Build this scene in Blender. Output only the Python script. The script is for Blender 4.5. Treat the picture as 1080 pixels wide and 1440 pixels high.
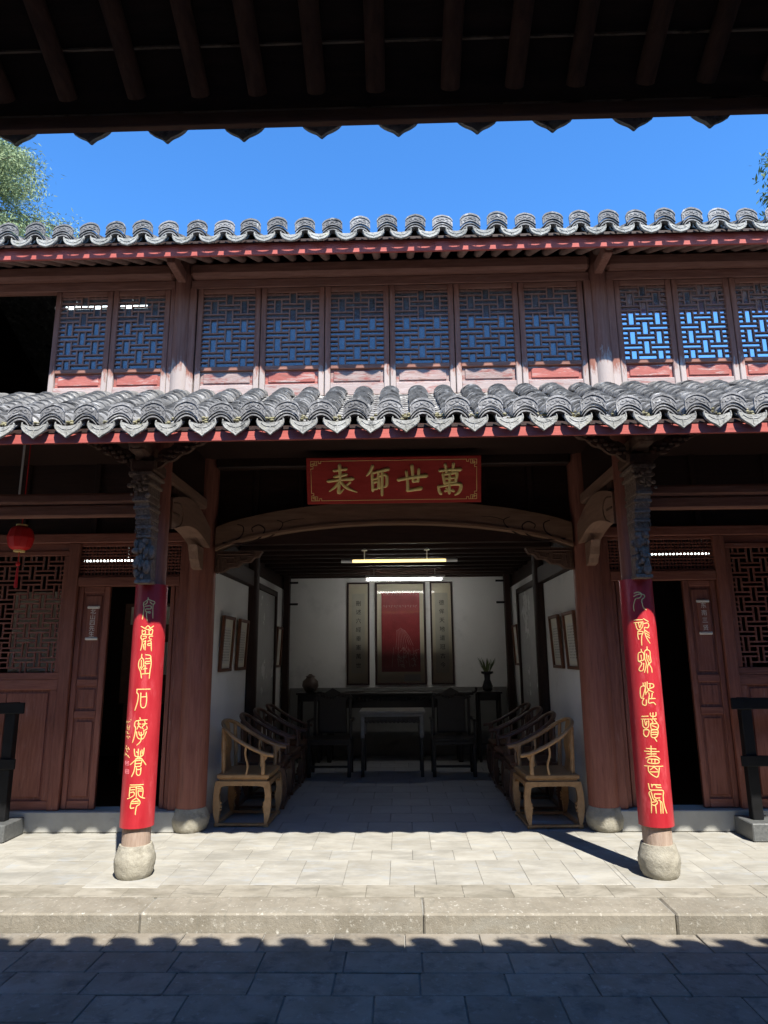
import bpy, math, random
from mathutils import Vector, Matrix, Euler
random.seed(11)
R = math.radians
for o in list(bpy.data.objects):
    bpy.data.objects.remove(o)
SC = bpy.context.scene
COL = SC.collection

# ------------------------------------------------------------------ camera, sky, sun, exposure
cam_d = bpy.data.cameras.new('camera'); cam = bpy.data.objects.new('camera', cam_d); COL.objects.link(cam)
cam_d.sensor_fit = 'VERTICAL'; cam_d.sensor_height = 36.0; cam_d.lens = 36.0 * 940 / 1440
cam_d.clip_start = 0.05; cam_d.clip_end = 2000
cam.matrix_world = (Matrix.Translation((.075, 0, 1.6)) @ Matrix.Rotation(R(1.40), 4, 'Z')
                    @ Matrix.Rotation(R(90 + 12.05), 4, 'X') @ Matrix.Rotation(R(-0.48), 4, 'Z'))
SC.camera = cam
SUN_DIR = Vector((-0.42, 1.0, -1.40)).normalized()          # the way the light travels
world = bpy.data.worlds.new('World'); SC.world = world; world.use_nodes = True
wn = world.node_tree.nodes; wl = world.node_tree.links; wn.clear()
w_out = wn.new('ShaderNodeOutputWorld'); w_bg = wn.new('ShaderNodeBackground'); w_sky = wn.new('ShaderNodeTexSky')
w_sky.sky_type = 'NISHITA'; w_sky.sun_disc = False
w_sky.sun_elevation = math.asin(-SUN_DIR.z); w_sky.sun_rotation = math.atan2(-SUN_DIR.x, -SUN_DIR.y)
w_sky.air_density = 1.05; w_sky.dust_density = 0.0; w_sky.ozone_density = 10.0
w_bg.inputs['Strength'].default_value = 0.15
w_hs = wn.new('ShaderNodeHueSaturation'); w_hs.inputs['Saturation'].default_value = 1.12
wl.new(w_sky.outputs[0], w_hs.inputs['Color']); wl.new(w_hs.outputs[0], w_bg.inputs[0]); wl.new(w_bg.outputs[0], w_out.inputs[0])
sun_d = bpy.data.lights.new('sun', 'SUN'); sun_d.energy = 4.5; sun_d.angle = R(0.53); sun_d.color = (1.0, 0.955, 0.88)
sun = bpy.data.objects.new('sun', sun_d); COL.objects.link(sun); sun.location = (3, -6, 12)
sun.rotation_euler = SUN_DIR.to_track_quat('-Z', 'Y').to_euler()
SC.view_settings.view_transform = 'Standard'; SC.view_settings.look = 'None'
SC.view_settings.exposure = 1.2; SC.view_settings.gamma = 1.0
SC.cycles.max_bounces = 9; SC.cycles.diffuse_bounces = 6; SC.cycles.glossy_bounces = 4
SC.cycles.transparent_max_bounces = 12; SC.cycles.caustics_reflective = False; SC.cycles.caustics_refractive = False
SC.cycles.sample_clamp_indirect = 6.0

# ------------------------------------------------------------------ materials
def _mix(nt, a, b, f, mode='MIX'):
    m = nt.nodes.new('ShaderNodeMix'); m.data_type = 'RGBA'; m.blend_type = mode
    for s, v in ((6, a), (7, b), (0, f)):
        if hasattr(v, 'is_linked') or hasattr(v, 'links'):
            nt.links.new(v, m.inputs[s])
        else:
            m.inputs[s].default_value = (*v, 1) if isinstance(v, tuple) else v
    return m.outputs[2]

def _noise(nt, vec, scale, detail=6, rough=0.6, dist=0.0):
    n = nt.nodes.new('ShaderNodeTexNoise'); n.inputs['Scale'].default_value = scale
    n.inputs['Detail'].default_value = detail; n.inputs['Roughness'].default_value = rough
    n.inputs['Distortion'].default_value = dist
    nt.links.new(vec, n.inputs['Vector']); return n.outputs['Fac']

def _ramp(nt, fac, lo, hi):
    m = nt.nodes.new('ShaderNodeMapRange'); m.inputs[1].default_value = lo; m.inputs[2].default_value = hi
    m.clamp = True; nt.links.new(fac, m.inputs[0]); return m.outputs[0]

def mat(name, c1, c2, stretch=(1, 1, 1), scale=6, rough=0.75, spec=0.3, bump=0.25, rnd=0.12,
        wear=None, wear2=None, coat=0.0, emit=None, fine=None, metal=0.0, bscale=None, grad=None, stain=None):
    m = bpy.data.materials.new(name); m.use_nodes = True; nt = m.node_tree; nt.nodes.clear()
    out = nt.nodes.new('ShaderNodeOutputMaterial'); b = nt.nodes.new('ShaderNodeBsdfPrincipled')
    nt.links.new(b.outputs[0], out.inputs[0])
    tc = nt.nodes.new('ShaderNodeTexCoord'); oi = nt.nodes.new('ShaderNodeObjectInfo')
    mp = nt.nodes.new('ShaderNodeMapping'); mp.inputs['Scale'].default_value = stretch
    cm = nt.nodes.new('ShaderNodeCombineXYZ')
    mu = nt.nodes.new('ShaderNodeMath'); mu.operation = 'MULTIPLY'; mu.inputs[1].default_value = 37.0
    nt.links.new(oi.outputs['Random'], mu.inputs[0])
    for k in range(3): nt.links.new(mu.outputs[0], cm.inputs[k])
    va = nt.nodes.new('ShaderNodeVectorMath'); va.operation = 'ADD'
    nt.links.new(tc.outputs['Object'], va.inputs[0]); nt.links.new(cm.outputs[0], va.inputs[1])
    nt.links.new(va.outputs[0], mp.inputs[0]); v = mp.outputs[0]
    n1 = _noise(nt, v, scale, 8, 0.65)
    col = _mix(nt, c1, c2, _ramp(nt, n1, 0.32, 0.68))
    raw = va.outputs[0]
    for w in (wear, wear2):
        if w:
            st = w[4] if len(w) > 4 else (1, 1, 1)
            mp2 = nt.nodes.new('ShaderNodeMapping'); mp2.inputs['Scale'].default_value = st
            nt.links.new(raw, mp2.inputs[0])
            nw = _noise(nt, mp2.outputs[0], w[1], 9, 0.7, 0.2)
            col = _mix(nt, col, w[0], _ramp(nt, nw, w[2], w[3]))
    if stain:      # blotches that run on across neighbouring pieces
        ge = nt.nodes.new('ShaderNodeNewGeometry'); mp3 = nt.nodes.new('ShaderNodeMapping'); mp3.inputs['Scale'].default_value = stain[4]
        nt.links.new(ge.outputs['Position'], mp3.inputs[0])
        col = _mix(nt, col, stain[0], _ramp(nt, _noise(nt, mp3.outputs[0], stain[1], 7, .65, .4), stain[2], stain[3]))
    if grad:       # weathering that climbs from the foot of the piece
        sx_ = nt.nodes.new('ShaderNodeSeparateXYZ'); nt.links.new(tc.outputs['Object'], sx_.inputs[0])
        mg = nt.nodes.new('ShaderNodeMapRange'); mg.inputs[1].default_value = grad[1]; mg.inputs[2].default_value = grad[2]; mg.inputs[3].default_value = -.35; mg.inputs[4].default_value = .45
        nt.links.new(sx_.outputs[2], mg.inputs[0])
        mpg = nt.nodes.new('ShaderNodeMapping'); mpg.inputs['Scale'].default_value = (9, 9, 2.2); nt.links.new(raw, mpg.inputs[0])
        ad = nt.nodes.new('ShaderNodeMath'); ad.operation = 'ADD'; nt.links.new(_noise(nt, mpg.outputs[0], 4, 8, .7), ad.inputs[0]); nt.links.new(mg.outputs[0], ad.inputs[1])
        col = _mix(nt, col, grad[0], _ramp(nt, ad.outputs[0], .44, .62))
    hs = nt.nodes.new('ShaderNodeHueSaturation')
    mr = nt.nodes.new('ShaderNodeMapRange'); mr.inputs[3].default_value = 1 - rnd; mr.inputs[4].default_value = 1 + rnd
    nt.links.new(oi.outputs['Random'], mr.inputs[0]); nt.links.new(mr.outputs[0], hs.inputs['Value'])
    nt.links.new(col, hs.inputs['Color']); nt.links.new(hs.outputs[0], b.inputs['Base Color'])
    rr = nt.nodes.new('ShaderNodeMapRange'); rr.inputs[3].default_value = max(0.03, rough - 0.12); rr.inputs[4].default_value = min(1, rough + 0.12)
    nt.links.new(n1, rr.inputs[0]); nt.links.new(rr.outputs[0], b.inputs['Roughness'])
    b.inputs['Specular IOR Level'].default_value = spec; b.inputs['Metallic'].default_value = metal
    b.inputs['Coat Weight'].default_value = coat; b.inputs['Coat Roughness'].default_value = 0.15
    if bump:
        nb = _noise(nt, v, bscale or scale * 3.2, 8, 0.7)
        bp = nt.nodes.new('ShaderNodeBump'); bp.inputs['Strength'].default_value = bump; bp.inputs['Distance'].default_value = 0.012
        nt.links.new(nb, bp.inputs['Height']); nt.links.new(bp.outputs[0], b.inputs['Normal'])
    if emit:
        b.inputs['Emission Color'].default_value = (*emit[0], 1); b.inputs['Emission Strength'].default_value = emit[1]
    return m

M = {}
GV = (14, 14, 1.2); GH = (1.2, 14, 14); GY = (14, 1.2, 14)
M['door_wood_v'] = mat('door_wood_v', (.185, .057, .036), (.295, .112, .076), GV, 3.2, .55, .35, .2, .1, wear=((.36, .21, .17), 9, .60, .78, (3, 3, .4)), wear2=((.10, .034, .024), 6, .58, .72, (6, 6, .35)))
M['door_wood_h'] = mat('door_wood_h', (.185, .057, .036), (.295, .112, .076), GH, 3.2, .55, .35, .2, .1, wear=((.36, .21, .17), 9, .60, .78, (.4, 3, 3)), wear2=((.10, .034, .024), 6, .58, .72, (.35, 6, 6)))
M['upper_wood_v'] = mat('upper_wood_v', (.205, .086, .057), (.32, .155, .112), GV, 3, .7, .25, .3, .12, wear=((.42, .36, .33), 5, .60, .74, (4, 4, .6)))
M['upper_wood_h'] = mat('upper_wood_h', (.205, .086, .057), (.32, .155, .112), GH, 3, .7, .25, .3, .12, wear=((.30, .24, .21), 6, .62, .8, (.5, 4, 4)))
M['rafter_wood'] = mat('rafter_wood', (.22, .125, .095), (.33, .215, .17), (9, 1, 9), 3, .75, .2, .3, .15)
M['lattice_wood'] = mat('lattice_wood', (.21, .10, .075), (.31, .165, .13), (4, 4, 4), 6, .7, .25, .2, .08)
M['worn_panel'] = mat('worn_panel', (.30, .085, .068), (.38, .13, .105), (1.5, 6, 6), 5, .8, .2, .4, .1, wear=((.46, .39, .35), 4.5, .54, .66, (.8, 4, 5)), wear2=((.20, .11, .09), 7, .58, .7, (1, 4, 4)))
M['pale_panel'] = mat('pale_panel', (.30, .205, .18), (.40, .32, .29), (1.5, 6, 6), 6, .85, .2, .5, .1, wear=((.28, .09, .075), 5, .48, .62, (1, 4, 5)), wear2=((.24, .15, .12), 7, .56, .7, (1, 4, 4)))
M['worn_post'] = mat('worn_post', (.20, .078, .053), (.30, .138, .100), GV, 3, .8, .2, .4, .1, wear=((.40, .34, .31), 7, .66, .76, (4, 4, .5)), grad=((.40, .335, .30), -.10, -.52))
M['worn_rail'] = mat('worn_rail', (.32, .25, .225), (.44, .36, .33), (1, 6, 6), 5, .85, .2, .4, .1, wear=((.30, .13, .11), 6, .52, .66, (1, 4, 4)))
M['fascia_red'] = mat('fascia_red', (.36, .075, .060), (.46, .115, .092), (1, 9, 9), 4, .7, .25, .2, .06, wear=((.60, .42, .38), 14, .66, .78, (.5, 3, 3)), wear2=((.2, .06, .05), 4, .6, .8, (.6, 3, 3)))
M['column_red'] = mat('column_red', (.215, .073, .048), (.315, .120, .083), GV, 2.6, .5, .35, .2, .08, wear=((.50, .36, .25), 11, .68, .74, (2.2, 2.2, .7)), wear2=((.11, .042, .030), 9, .58, .68, (9, 9, .35)))
M['column_worn'] = mat('column_worn', (.30, .215, .16), (.43, .33, .26), GV, 4, .8, .2, .5, .08, wear=((.12, .06, .045), 6, .56, .66, (4, 4, .8)))
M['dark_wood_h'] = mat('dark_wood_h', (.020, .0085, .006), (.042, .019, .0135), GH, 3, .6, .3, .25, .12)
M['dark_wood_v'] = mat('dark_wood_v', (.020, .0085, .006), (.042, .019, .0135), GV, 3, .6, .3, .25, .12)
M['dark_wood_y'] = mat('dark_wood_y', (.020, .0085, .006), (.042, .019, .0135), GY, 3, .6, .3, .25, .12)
M['beam_wood'] = mat('beam_wood', (.165, .088, .053), (.26, .152, .098), (1.0, 9, 9), 3, .6, .3, .25, .1)
M['crescent_wood'] = mat('crescent_wood', (.20, .110, .072), (.29, .175, .125), (9, 1, 9), 3, .6, .3, .25, .1)
M['carved_wood'] = mat('carved_wood', (.13, .085, .062), (.30, .215, .165), (5, 5, 5), 8, .75, .25, .6, .1)
M['carved_brown'] = mat('carved_brown', (.085, .042, .027), (.15, .085, .058), (5, 5, 5), 8, .7, .25, .6, .1)
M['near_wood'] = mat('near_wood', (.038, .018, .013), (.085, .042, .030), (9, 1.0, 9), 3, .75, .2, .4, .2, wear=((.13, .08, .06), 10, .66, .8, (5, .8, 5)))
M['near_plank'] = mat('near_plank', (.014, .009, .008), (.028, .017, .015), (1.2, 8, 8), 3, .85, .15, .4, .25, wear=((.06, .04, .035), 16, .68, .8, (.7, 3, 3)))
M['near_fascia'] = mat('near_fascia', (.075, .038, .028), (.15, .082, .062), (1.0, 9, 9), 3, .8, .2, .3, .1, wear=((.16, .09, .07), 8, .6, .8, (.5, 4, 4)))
M['near_seam'] = mat('near_seam', (.10, .075, .06), (.22, .17, .14), (1, 9, 9), 6, .85, .15, .3, .2, wear=((.02, .012, .01), 5, .5, .6, (.8, 3, 3)))
M['tile_grey'] = mat('tile_grey', (.115, .113, .108), (.25, .244, .23), (1, 1, 1), 13, .9, .15, .5, .28, wear=((.52, .51, .48), 13, .56, .68), wear2=((.035, .035, .035), 8, .56, .65))
M['tile_cap'] = mat('tile_cap', (.13, .127, .123), (.26, .253, .242), (1, 1, 1), 20, .9, .15, .9, .25, wear=((.50, .49, .46), 18, .56, .68), wear2=((.05, .05, .05), 12, .58, .68), bscale=55)
M['tile_drip'] = mat('tile_drip', (.24, .232, .20), (.40, .39, .35), (1, 1, 1), 18, .95, .1, .8, .15, wear=((.09, .09, .085), 20, .54, .66), wear2=((.28, .27, .14), 12, .60, .74), bscale=60)
M['moss'] = mat('moss', (.16, .15, .07), (.36, .33, .22), (1, 1, 1), 25, .95, .1, .6, .3)
M['slab'] = mat('slab', (.265, .25, .212), (.37, .355, .312), (1, 1.6, 1), 3.2, .85, .2, .25, .055, wear=((.30, .31, .31), 4.2, .52, .72, (1, 2.2, 1)), wear2=((.55, .52, .45), 6, .62, .8), stain=((.235, .225, .195), 1.6, .50, .68, (1, 2.6, 1)))
M['slab_front'] = mat('slab_front', (.22, .20, .158), (.325, .302, .25), (1, 1.6, 1), 3.2, .88, .15, .3, .05, wear=((.16, .148, .12), 4, .52, .68, (1, 2.5, 1)), wear2=((.45, .42, .36), 8, .64, .8), stain=((.17, .155, .12), 1.6, .48, .66, (1, 2, 1)))
M['slab_in'] = mat('slab_in', (.24, .24, .245), (.31, .31, .31), (1, 1.6, 1), 3, .55, .35, .15, .09, wear=((.34, .34, .33), 5, .6, .8))
M['kerb'] = mat('kerb', (.185, .165, .128), (.27, .245, .197), (1, 1, 1), 5, .9, .15, .5, .07, wear=((.19, .175, .14), 7, .52, .70, (4, 1, .5)), wear2=((.52, .50, .44), 30, .58, .7), bscale=45, stain=((.25, .24, .205), 1.5, .52, .72, (1, 1.5, 3)))
M['paver'] = mat('paver', (.175, .150, .115), (.26, .232, .188), (1, 1, 1), 4, .85, .2, .35, .12, wear=((.30, .285, .25), 24, .56, .72), wear2=((.10, .095, .085), 7, .52, .70), bscale=30, stain=((.27, .25, .215), 2.2, .56, .76, (1, 1, 1)))
M['joint'] = mat('joint', (.20, .195, .175), (.30, .29, .265), (1, 1, 1), 8, .95, .1, .3, 0)
M['ground'] = mat('ground', (.20, .20, .19), (.28, .275, .26), (1, 1, 1), 2, .95, .1, .3, 0)
M['base_stone'] = mat('base_stone', (.27, .248, .195), (.40, .375, .305), (1, 1, 1), 9, .9, .15, .9, .08, wear=((.25, .23, .18), 14, .54, .66), wear2=((.17, .16, .135), 3, .54, .72), bscale=22)
M['sill_stone'] = mat('sill_stone', (.34, .335, .30), (.44, .435, .395), (1, 1, 1), 3, .85, .2, .2, .05, wear=((.27, .26, .23), 4, .56, .75, (.5, 1, 1.4)))
M['plaster'] = mat('plaster', (.80, .79, .765), (.86, .85, .825), (1, 1, 1), 1.6, .9, .15, .06, .03, wear=((.56, .555, .54), 1.1, .56, .8))
M['court_wall'] = mat('court_wall', (.46, .44, .41), (.56, .54, .50), (1, 1, 1), 2, .9, .15, .1, .03)
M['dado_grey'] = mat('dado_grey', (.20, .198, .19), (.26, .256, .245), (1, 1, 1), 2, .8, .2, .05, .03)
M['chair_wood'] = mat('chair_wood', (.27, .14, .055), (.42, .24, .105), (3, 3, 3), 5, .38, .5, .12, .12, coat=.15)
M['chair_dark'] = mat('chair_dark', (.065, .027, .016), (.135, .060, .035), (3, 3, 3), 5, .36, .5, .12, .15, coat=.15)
M['altar_dark'] = mat('altar_dark', (.008, .006, .005), (.018, .011, .009), (3, 3, 3), 5, .35, .5, .3, .1)
M['altar_pale'] = mat('altar_pale', (.20, .195, .18), (.28, .27, .25), (3, 3, 3), 5, .4, .5, .1, .1)
M['banner_red'] = mat('banner_red', (.36, .016, .024), (.47, .032, .040), (3, 3, .8), 3, .32, .5, .05, .04, wear=((.60, .11, .12), 5, .54, .80, (2, 2, .6)), wear2=((.30, .012, .018), 7, .58, .78, (3, 3, .5)))
M['plaque_red'] = mat('plaque_red', (.38, .026, .018), (.50, .046, .034), (1, 6, 6), 3, .4, .45, .08, .04)
M['gold'] = mat('gold', (.95, .70, .24), (1.0, .80, .34), (1, 1, 1), 20, .45, .6, .15, .03)
M['gold_pale'] = mat('gold_pale', (.70, .47, .15), (.80, .58, .23), (1, 1, 1), 30, .45, .5, .2, .03)
M['seal_pink'] = mat('seal_pink', (.72, .22, .26), (.8, .3, .32), (1, 1, 1), 30, .6, .4, .2, .03)
M['sign_pale'] = mat('sign_pale', (.74, .67, .58), (.82, .76, .67), (1, 1, 1), 30, .6, .3, .2, .03)
M['paper'] = mat('paper', (.76, .69, .52), (.83, .76, .59), (1, 1, 1), 3, .5, .4, .02, .04)
M['paper_white'] = mat('paper_white', (.60, .58, .52), (.68, .66, .60), (1, 1, 1), 3, .5, .4, .02, .04)
M['paper_grey'] = mat('paper_grey', (.66, .62, .51), (.74, .70, .58), (1, 1, 1), 5, .6, .3, .02, .04)
M['print_red'] = mat('print_red', (.30, .016, .024), (.42, .034, .040), (1, 1, 1), 7, .45, .5, .02, .03, wear=((.44, .10, .10), 8, .60, .8))
M['print_pale'] = mat('print_pale', (.60, .33, .30), (.70, .45, .41), (1, 1, 1), 12, .7, .3, 0, 0)
M['ink'] = mat('ink', (.008, .008, .008), (.016, .015, .014), (1, 1, 1), 12, .8, .2, 0, 0)
M['frame_wood'] = mat('frame_wood', (.10, .036, .018), (.16, .062, .030), (3, 3, 3), 5, .45, .4, .1, .06)
M['frame_dark'] = mat('frame_dark', (.030, .012, .010), (.05, .022, .017), (3, 3, 3), 5, .45, .4, .1, .06)
M['black_paint'] = mat('black_paint', (.006, .006, .006), (.011, .011, .012), (1, 1, 1), 8, .5, .2, .08, .05)
M['black_stone'] = mat('black_stone', (.07, .074, .074), (.13, .134, .13), (1, 1, 1), 40, .4, .5, .1, .05, wear=((.36, .36, .34), 60, .62, .7))
M['lantern_red'] = mat('lantern_red', (.52, .008, .010), (.62, .02, .02), (1, 1, 1), 8, .5, .4, .1, .03)
M['white_metal'] = mat('white_metal', (.72, .72, .70), (.78, .78, .76), (1, 1, 1), 8, .4, .5, .02, .03)
M['tube_lit'] = mat('tube_lit', (.9, .9, .9), (.9, .9, .9), rough=.4, bump=0, rnd=0, emit=((1, .98, .93), 15.0))
M['tube_soft'] = mat('tube_soft', (.9, .9, .9), (.9, .9, .9), rough=.4, bump=0, rnd=0, emit=((.93, 1, .97), 5.0))
M['tube_warm'] = mat('tube_warm', (.8, .6, .25), (.85, .65, .3), rough=.4, bump=0, rnd=0, emit=((1, .74, .30), 1.0))
M['leaf_a'] = mat('leaf_a', (.15, .20, .085), (.26, .31, .16), (1, 1, 1), 3, .7, .2, 0, .2)
M['leaf_b'] = mat('leaf_b', (.08, .13, .04), (.17, .22, .08), (1, 1, 1), 3, .6, .25, 0, .2)
M['bark'] = mat('bark', (.10, .075, .055), (.17, .13, .10), (5, 5, 1), 5, .9, .1, .6, .1)
M['vase_dark'] = mat('vase_dark', (.012, .014, .018), (.03, .03, .035), (1, 1, 1), 6, .2, .5, .05, .05)
M['pot_clay'] = mat('pot_clay', (.09, .06, .045), (.14, .1, .08), (1, 1, 1), 6, .4, .5, .1, .05)
M['board_gloss'] = mat('board_gloss', (.42, .42, .41), (.48, .48, .47), (1, 1, 1), 2, .25, .5, .02, .02)

def glass_mat(name, tint, ior=1.5, rough=0.02, body=None):
    m = bpy.data.materials.new(name); m.use_nodes = True; nt = m.node_tree; nt.nodes.clear()
    out = nt.nodes.new('ShaderNodeOutputMaterial'); tr = nt.nodes.new('ShaderNodeBsdfTransparent'); gl = nt.nodes.new('ShaderNodeBsdfGlossy')
    fr = nt.nodes.new('ShaderNodeFresnel'); fr.inputs[0].default_value = ior; mx = nt.nodes.new('ShaderNodeMixShader')
    tr.inputs[0].default_value = (*tint, 1); gl.inputs['Roughness'].default_value = rough
    tc = nt.nodes.new('ShaderNodeTexCoord'); nz = nt.nodes.new('ShaderNodeTexNoise'); nz.inputs['Scale'].default_value = 2.5
    nt.links.new(tc.outputs['Object'], nz.inputs['Vector'])
    bp = nt.nodes.new('ShaderNodeBump'); bp.inputs['Strength'].default_value = .06; bp.inputs['Distance'].default_value = .02
    nt.links.new(nz.outputs['Fac'], bp.inputs['Height']); nt.links.new(bp.outputs[0], gl.inputs['Normal'])
    nt.links.new(fr.outputs[0], mx.inputs[0]); nt.links.new(tr.outputs[0], mx.inputs[1]); nt.links.new(gl.outputs[0], mx.inputs[2])
    if body:
        df = nt.nodes.new('ShaderNodeBsdfDiffuse'); df.inputs[0].default_value = (*body[0], 1); m2 = nt.nodes.new('ShaderNodeMixShader')
        nz2 = nt.nodes.new('ShaderNodeTexNoise'); nz2.inputs['Scale'].default_value = 7; nz2.inputs['Detail'].default_value = 6; nt.links.new(tc.outputs['Object'], nz2.inputs['Vector'])
        rm = nt.nodes.new('ShaderNodeMapRange'); rm.inputs[1].default_value = .3; rm.inputs[2].default_value = .7; rm.inputs[3].default_value = body[1]; rm.inputs[4].default_value = body[2]
        nt.links.new(nz2.outputs['Fac'], rm.inputs[0]); nt.links.new(rm.outputs[0], m2.inputs[0])
        nt.links.new(mx.outputs[0], m2.inputs[1]); nt.links.new(df.outputs[0], m2.inputs[2]); nt.links.new(m2.outputs[0], out.inputs[0]); return m
    nt.links.new(mx.outputs[0], out.inputs[0]); return m
M['window_glass'] = glass_mat('window_glass', (.50, .53, .55), 2.1, .05, ((.42, .44, .50), .18, .30))
M['picture_glass'] = glass_mat('picture_glass', (.93, .93, .92), 1.4)

# ------------------------------------------------------------------ mesh helpers
class MB:
    def __init__(s): s.v = []; s.f = []
    def add(s, vs, fs):
        n = len(s.v); s.v += [tuple(p) for p in vs]; s.f += [tuple(i + n for i in f) for f in fs]; return s
    def box(s, x0, x1, y0, y1, z0, z1, b=0.0, mtx=None):
        if x1 < x0: x0, x1 = x1, x0
        if y1 < y0: y0, y1 = y1, y0
        if z1 < z0: z0, z1 = z1, z0
        b = min(b, .45 * min(x1 - x0, y1 - y0, z1 - z0))
        if b <= 0:
            vs = [(x0, y0, z0), (x1, y0, z0), (x1, y1, z0), (x0, y1, z0), (x0, y0, z1), (x1, y0, z1), (x1, y1, z1), (x0, y1, z1)]
            fs = [(0, 3, 2, 1), (4, 5, 6, 7), (0, 1, 5, 4), (1, 2, 6, 5), (2, 3, 7, 6), (3, 0, 4, 7)]
        else:
            vs = []; ix = {}
            for cx in (0, 1):
                for cy in (0, 1):
                    for cz in (0, 1):
                        X = (x0, x1)[cx]; Y = (y0, y1)[cy]; Z = (z0, z1)[cz]
                        dx = b if cx == 0 else -b; dy = b if cy == 0 else -b; dz = b if cz == 0 else -b
                        for ax, p in (('x', (X, Y + dy, Z + dz)), ('y', (X + dx, Y, Z + dz)), ('z', (X + dx, Y + dy, Z))):
                            ix[(cx, cy, cz, ax)] = len(vs); vs.append(p)
            g = lambda cx, cy, cz, a: ix[(cx, cy, cz, a)]
            fs = []
            for c in (0, 1):
                q = [g(c, 0, 0, 'x'), g(c, 1, 0, 'x'), g(c, 1, 1, 'x'), g(c, 0, 1, 'x')]; fs.append(q if c else q[::-1])
                q = [g(0, c, 0, 'y'), g(0, c, 1, 'y'), g(1, c, 1, 'y'), g(1, c, 0, 'y')]; fs.append(q if c else q[::-1])
                q = [g(0, 0, c, 'z'), g(1, 0, c, 'z'), g(1, 1, c, 'z'), g(0, 1, c, 'z')]; fs.append(q if c else q[::-1])
            for a in (0, 1):
                for c in (0, 1):
                    fl = (a + c) % 2
                    q = [g(0, a, c, 'y'), g(1, a, c, 'y'), g(1, a, c, 'z'), g(0, a, c, 'z')]; fs.append(q if fl else q[::-1])
                    q = [g(a, 0, c, 'x'), g(a, 0, c, 'z'), g(a, 1, c, 'z'), g(a, 1, c, 'x')]; fs.append(q if not fl else q[::-1])
                    q = [g(a, c, 0, 'x'), g(a, c, 1, 'x'), g(a, c, 1, 'y'), g(a, c, 0, 'y')]; fs.append(q if fl == 0 else q[::-1])
            for cx in (0, 1):
                for cy in (0, 1):
                    for cz in (0, 1):
                        q = [g(cx, cy, cz, a) for a in 'xyz']; fs.append(q if (cx + cy + cz) % 2 else q[::-1])
        if mtx is not None: vs = [tuple(mtx @ Vector(p)) for p in vs]
        return s.add(vs, fs)
    def tube(s, pts, rad, n=8, flat=1.0, up=None, caps=True):
        pts = [Vector(p) for p in pts]; m = len(pts)
        if not isinstance(rad, (list, tuple)): rad = [rad] * m
        vs = []; fs = []; prev = None
        for i, p in enumerate(pts):
            t = (pts[min(i + 1, m - 1)] - pts[max(i - 1, 0)]).normalized()
            if up is not None: a = Vector(up)
            elif prev is not None: a = prev
            else: a = Vector((0, 0, 1)) if abs(t.z) < .9 else Vector((1, 0, 0))
            sd = t.cross(a)
            sd = sd.normalized() if sd.length > 1e-6 else Vector((1, 0, 0))
            u = sd.cross(t).normalized(); prev = u
            for k in range(n):
                th = 2 * math.pi * k / n
                vs.append(p + sd * math.cos(th) * rad[i] + u * math.sin(th) * rad[i] * flat)
        for i in range(m - 1):
            for k in range(n):
                a, b = i * n + k, i * n + (k + 1) % n
                fs.append((a, b, b + n, a + n))
        if caps:
            fs.append(tuple(range(n))[::-1]); fs.append(tuple(range((m - 1) * n, m * n)))
        return s.add(vs, fs)
    def sqtube(s, pts, w, h, up=(0, 0, 1)):
        pts = [Vector(p) for p in pts]; m = len(pts); vs = []; fs = []
        for i, p in enumerate(pts):
            t = (pts[min(i + 1, m - 1)] - pts[max(i - 1, 0)]).normalized()
            sd = t.cross(Vector(up)).normalized(); u = sd.cross(t).normalized()
            for a, b in ((-1, -1), (1, -1), (1, 1), (-1, 1)): vs.append(p + sd * a * w / 2 + u * b * h / 2)
        for i in range(m - 1):
            for k in range(4):
                a, b = i * 4 + k, i * 4 + (k + 1) % 4; fs.append((a, b, b + 4, a + 4))
        fs.append((3, 2, 1, 0)); fs.append(tuple(range((m - 1) * 4, m * 4)))
        return s.add(vs, fs)
    def lathe(s, prof, c=(0, 0, 0), n=24, jit=0.0):
        vs = []; fs = []; m = len(prof)
        for r, z in prof:
            for k in range(n):
                th = 2 * math.pi * k / n; q = r * (1 + random.uniform(-jit, jit))
                vs.append((c[0] + q * math.cos(th), c[1] + q * math.sin(th), c[2] + z))
        for i in range(m - 1):
            for k in range(n):
                a, b = i * n + k, i * n + (k + 1) % n; fs.append((a, b, b + n, a + n))
        fs.append(tuple(range(n))[::-1]); fs.append(tuple(range((m - 1) * n, m * n)))
        return s.add(vs, fs)
    def prism(s, poly, axis, a0, a1):
        """closed outline extruded along an axis: poly points are (u,v) on the other two axes"""
        def P(u, v, a):
            return {'x': (a, u, v), 'y': (u, a, v), 'z': (u, v, a)}[axis]
        n = len(poly); vs = [P(u, v, a0) for u, v in poly] + [P(u, v, a1) for u, v in poly]
        fs = [tuple(range(n))[::-1], tuple(range(n, 2 * n))] + [(k, (k + 1) % n, (k + 1) % n + n, k + n) for k in range(n)]
        return s.add(vs, fs)
    def strip(s, top, bot, axis, a0, a1):
        """solid between an upper and a lower curve with equal numbers of points"""
        n = len(top); out = []
        def P(u, v, a): return {'x': (a, u, v), 'y': (u, a, v)}[axis]
        vs = []
        for a in (a0, a1):
            vs += [P(u, v, a) for u, v in top] + [P(u, v, a) for u, v in bot]
        fs = []
        for k in range(n - 1):
            fs.append((k, k + 1, n + k + 1, n + k)); fs.append((2 * n + k + 1, 2 * n + k, 3 * n + k, 3 * n + k + 1))
            fs.append((k + 1, k, 2 * n + k, 2 * n + k + 1)); fs.append((n + k, n + k + 1, 3 * n + k + 1, 3 * n + k))
        fs.append((0, n, 3 * n, 2 * n)); fs.append((n - 1, 2 * n - 1 + 0, 4 * n - 1, 3 * n - 1)[::-1])
        return s.add(vs, fs)
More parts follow.
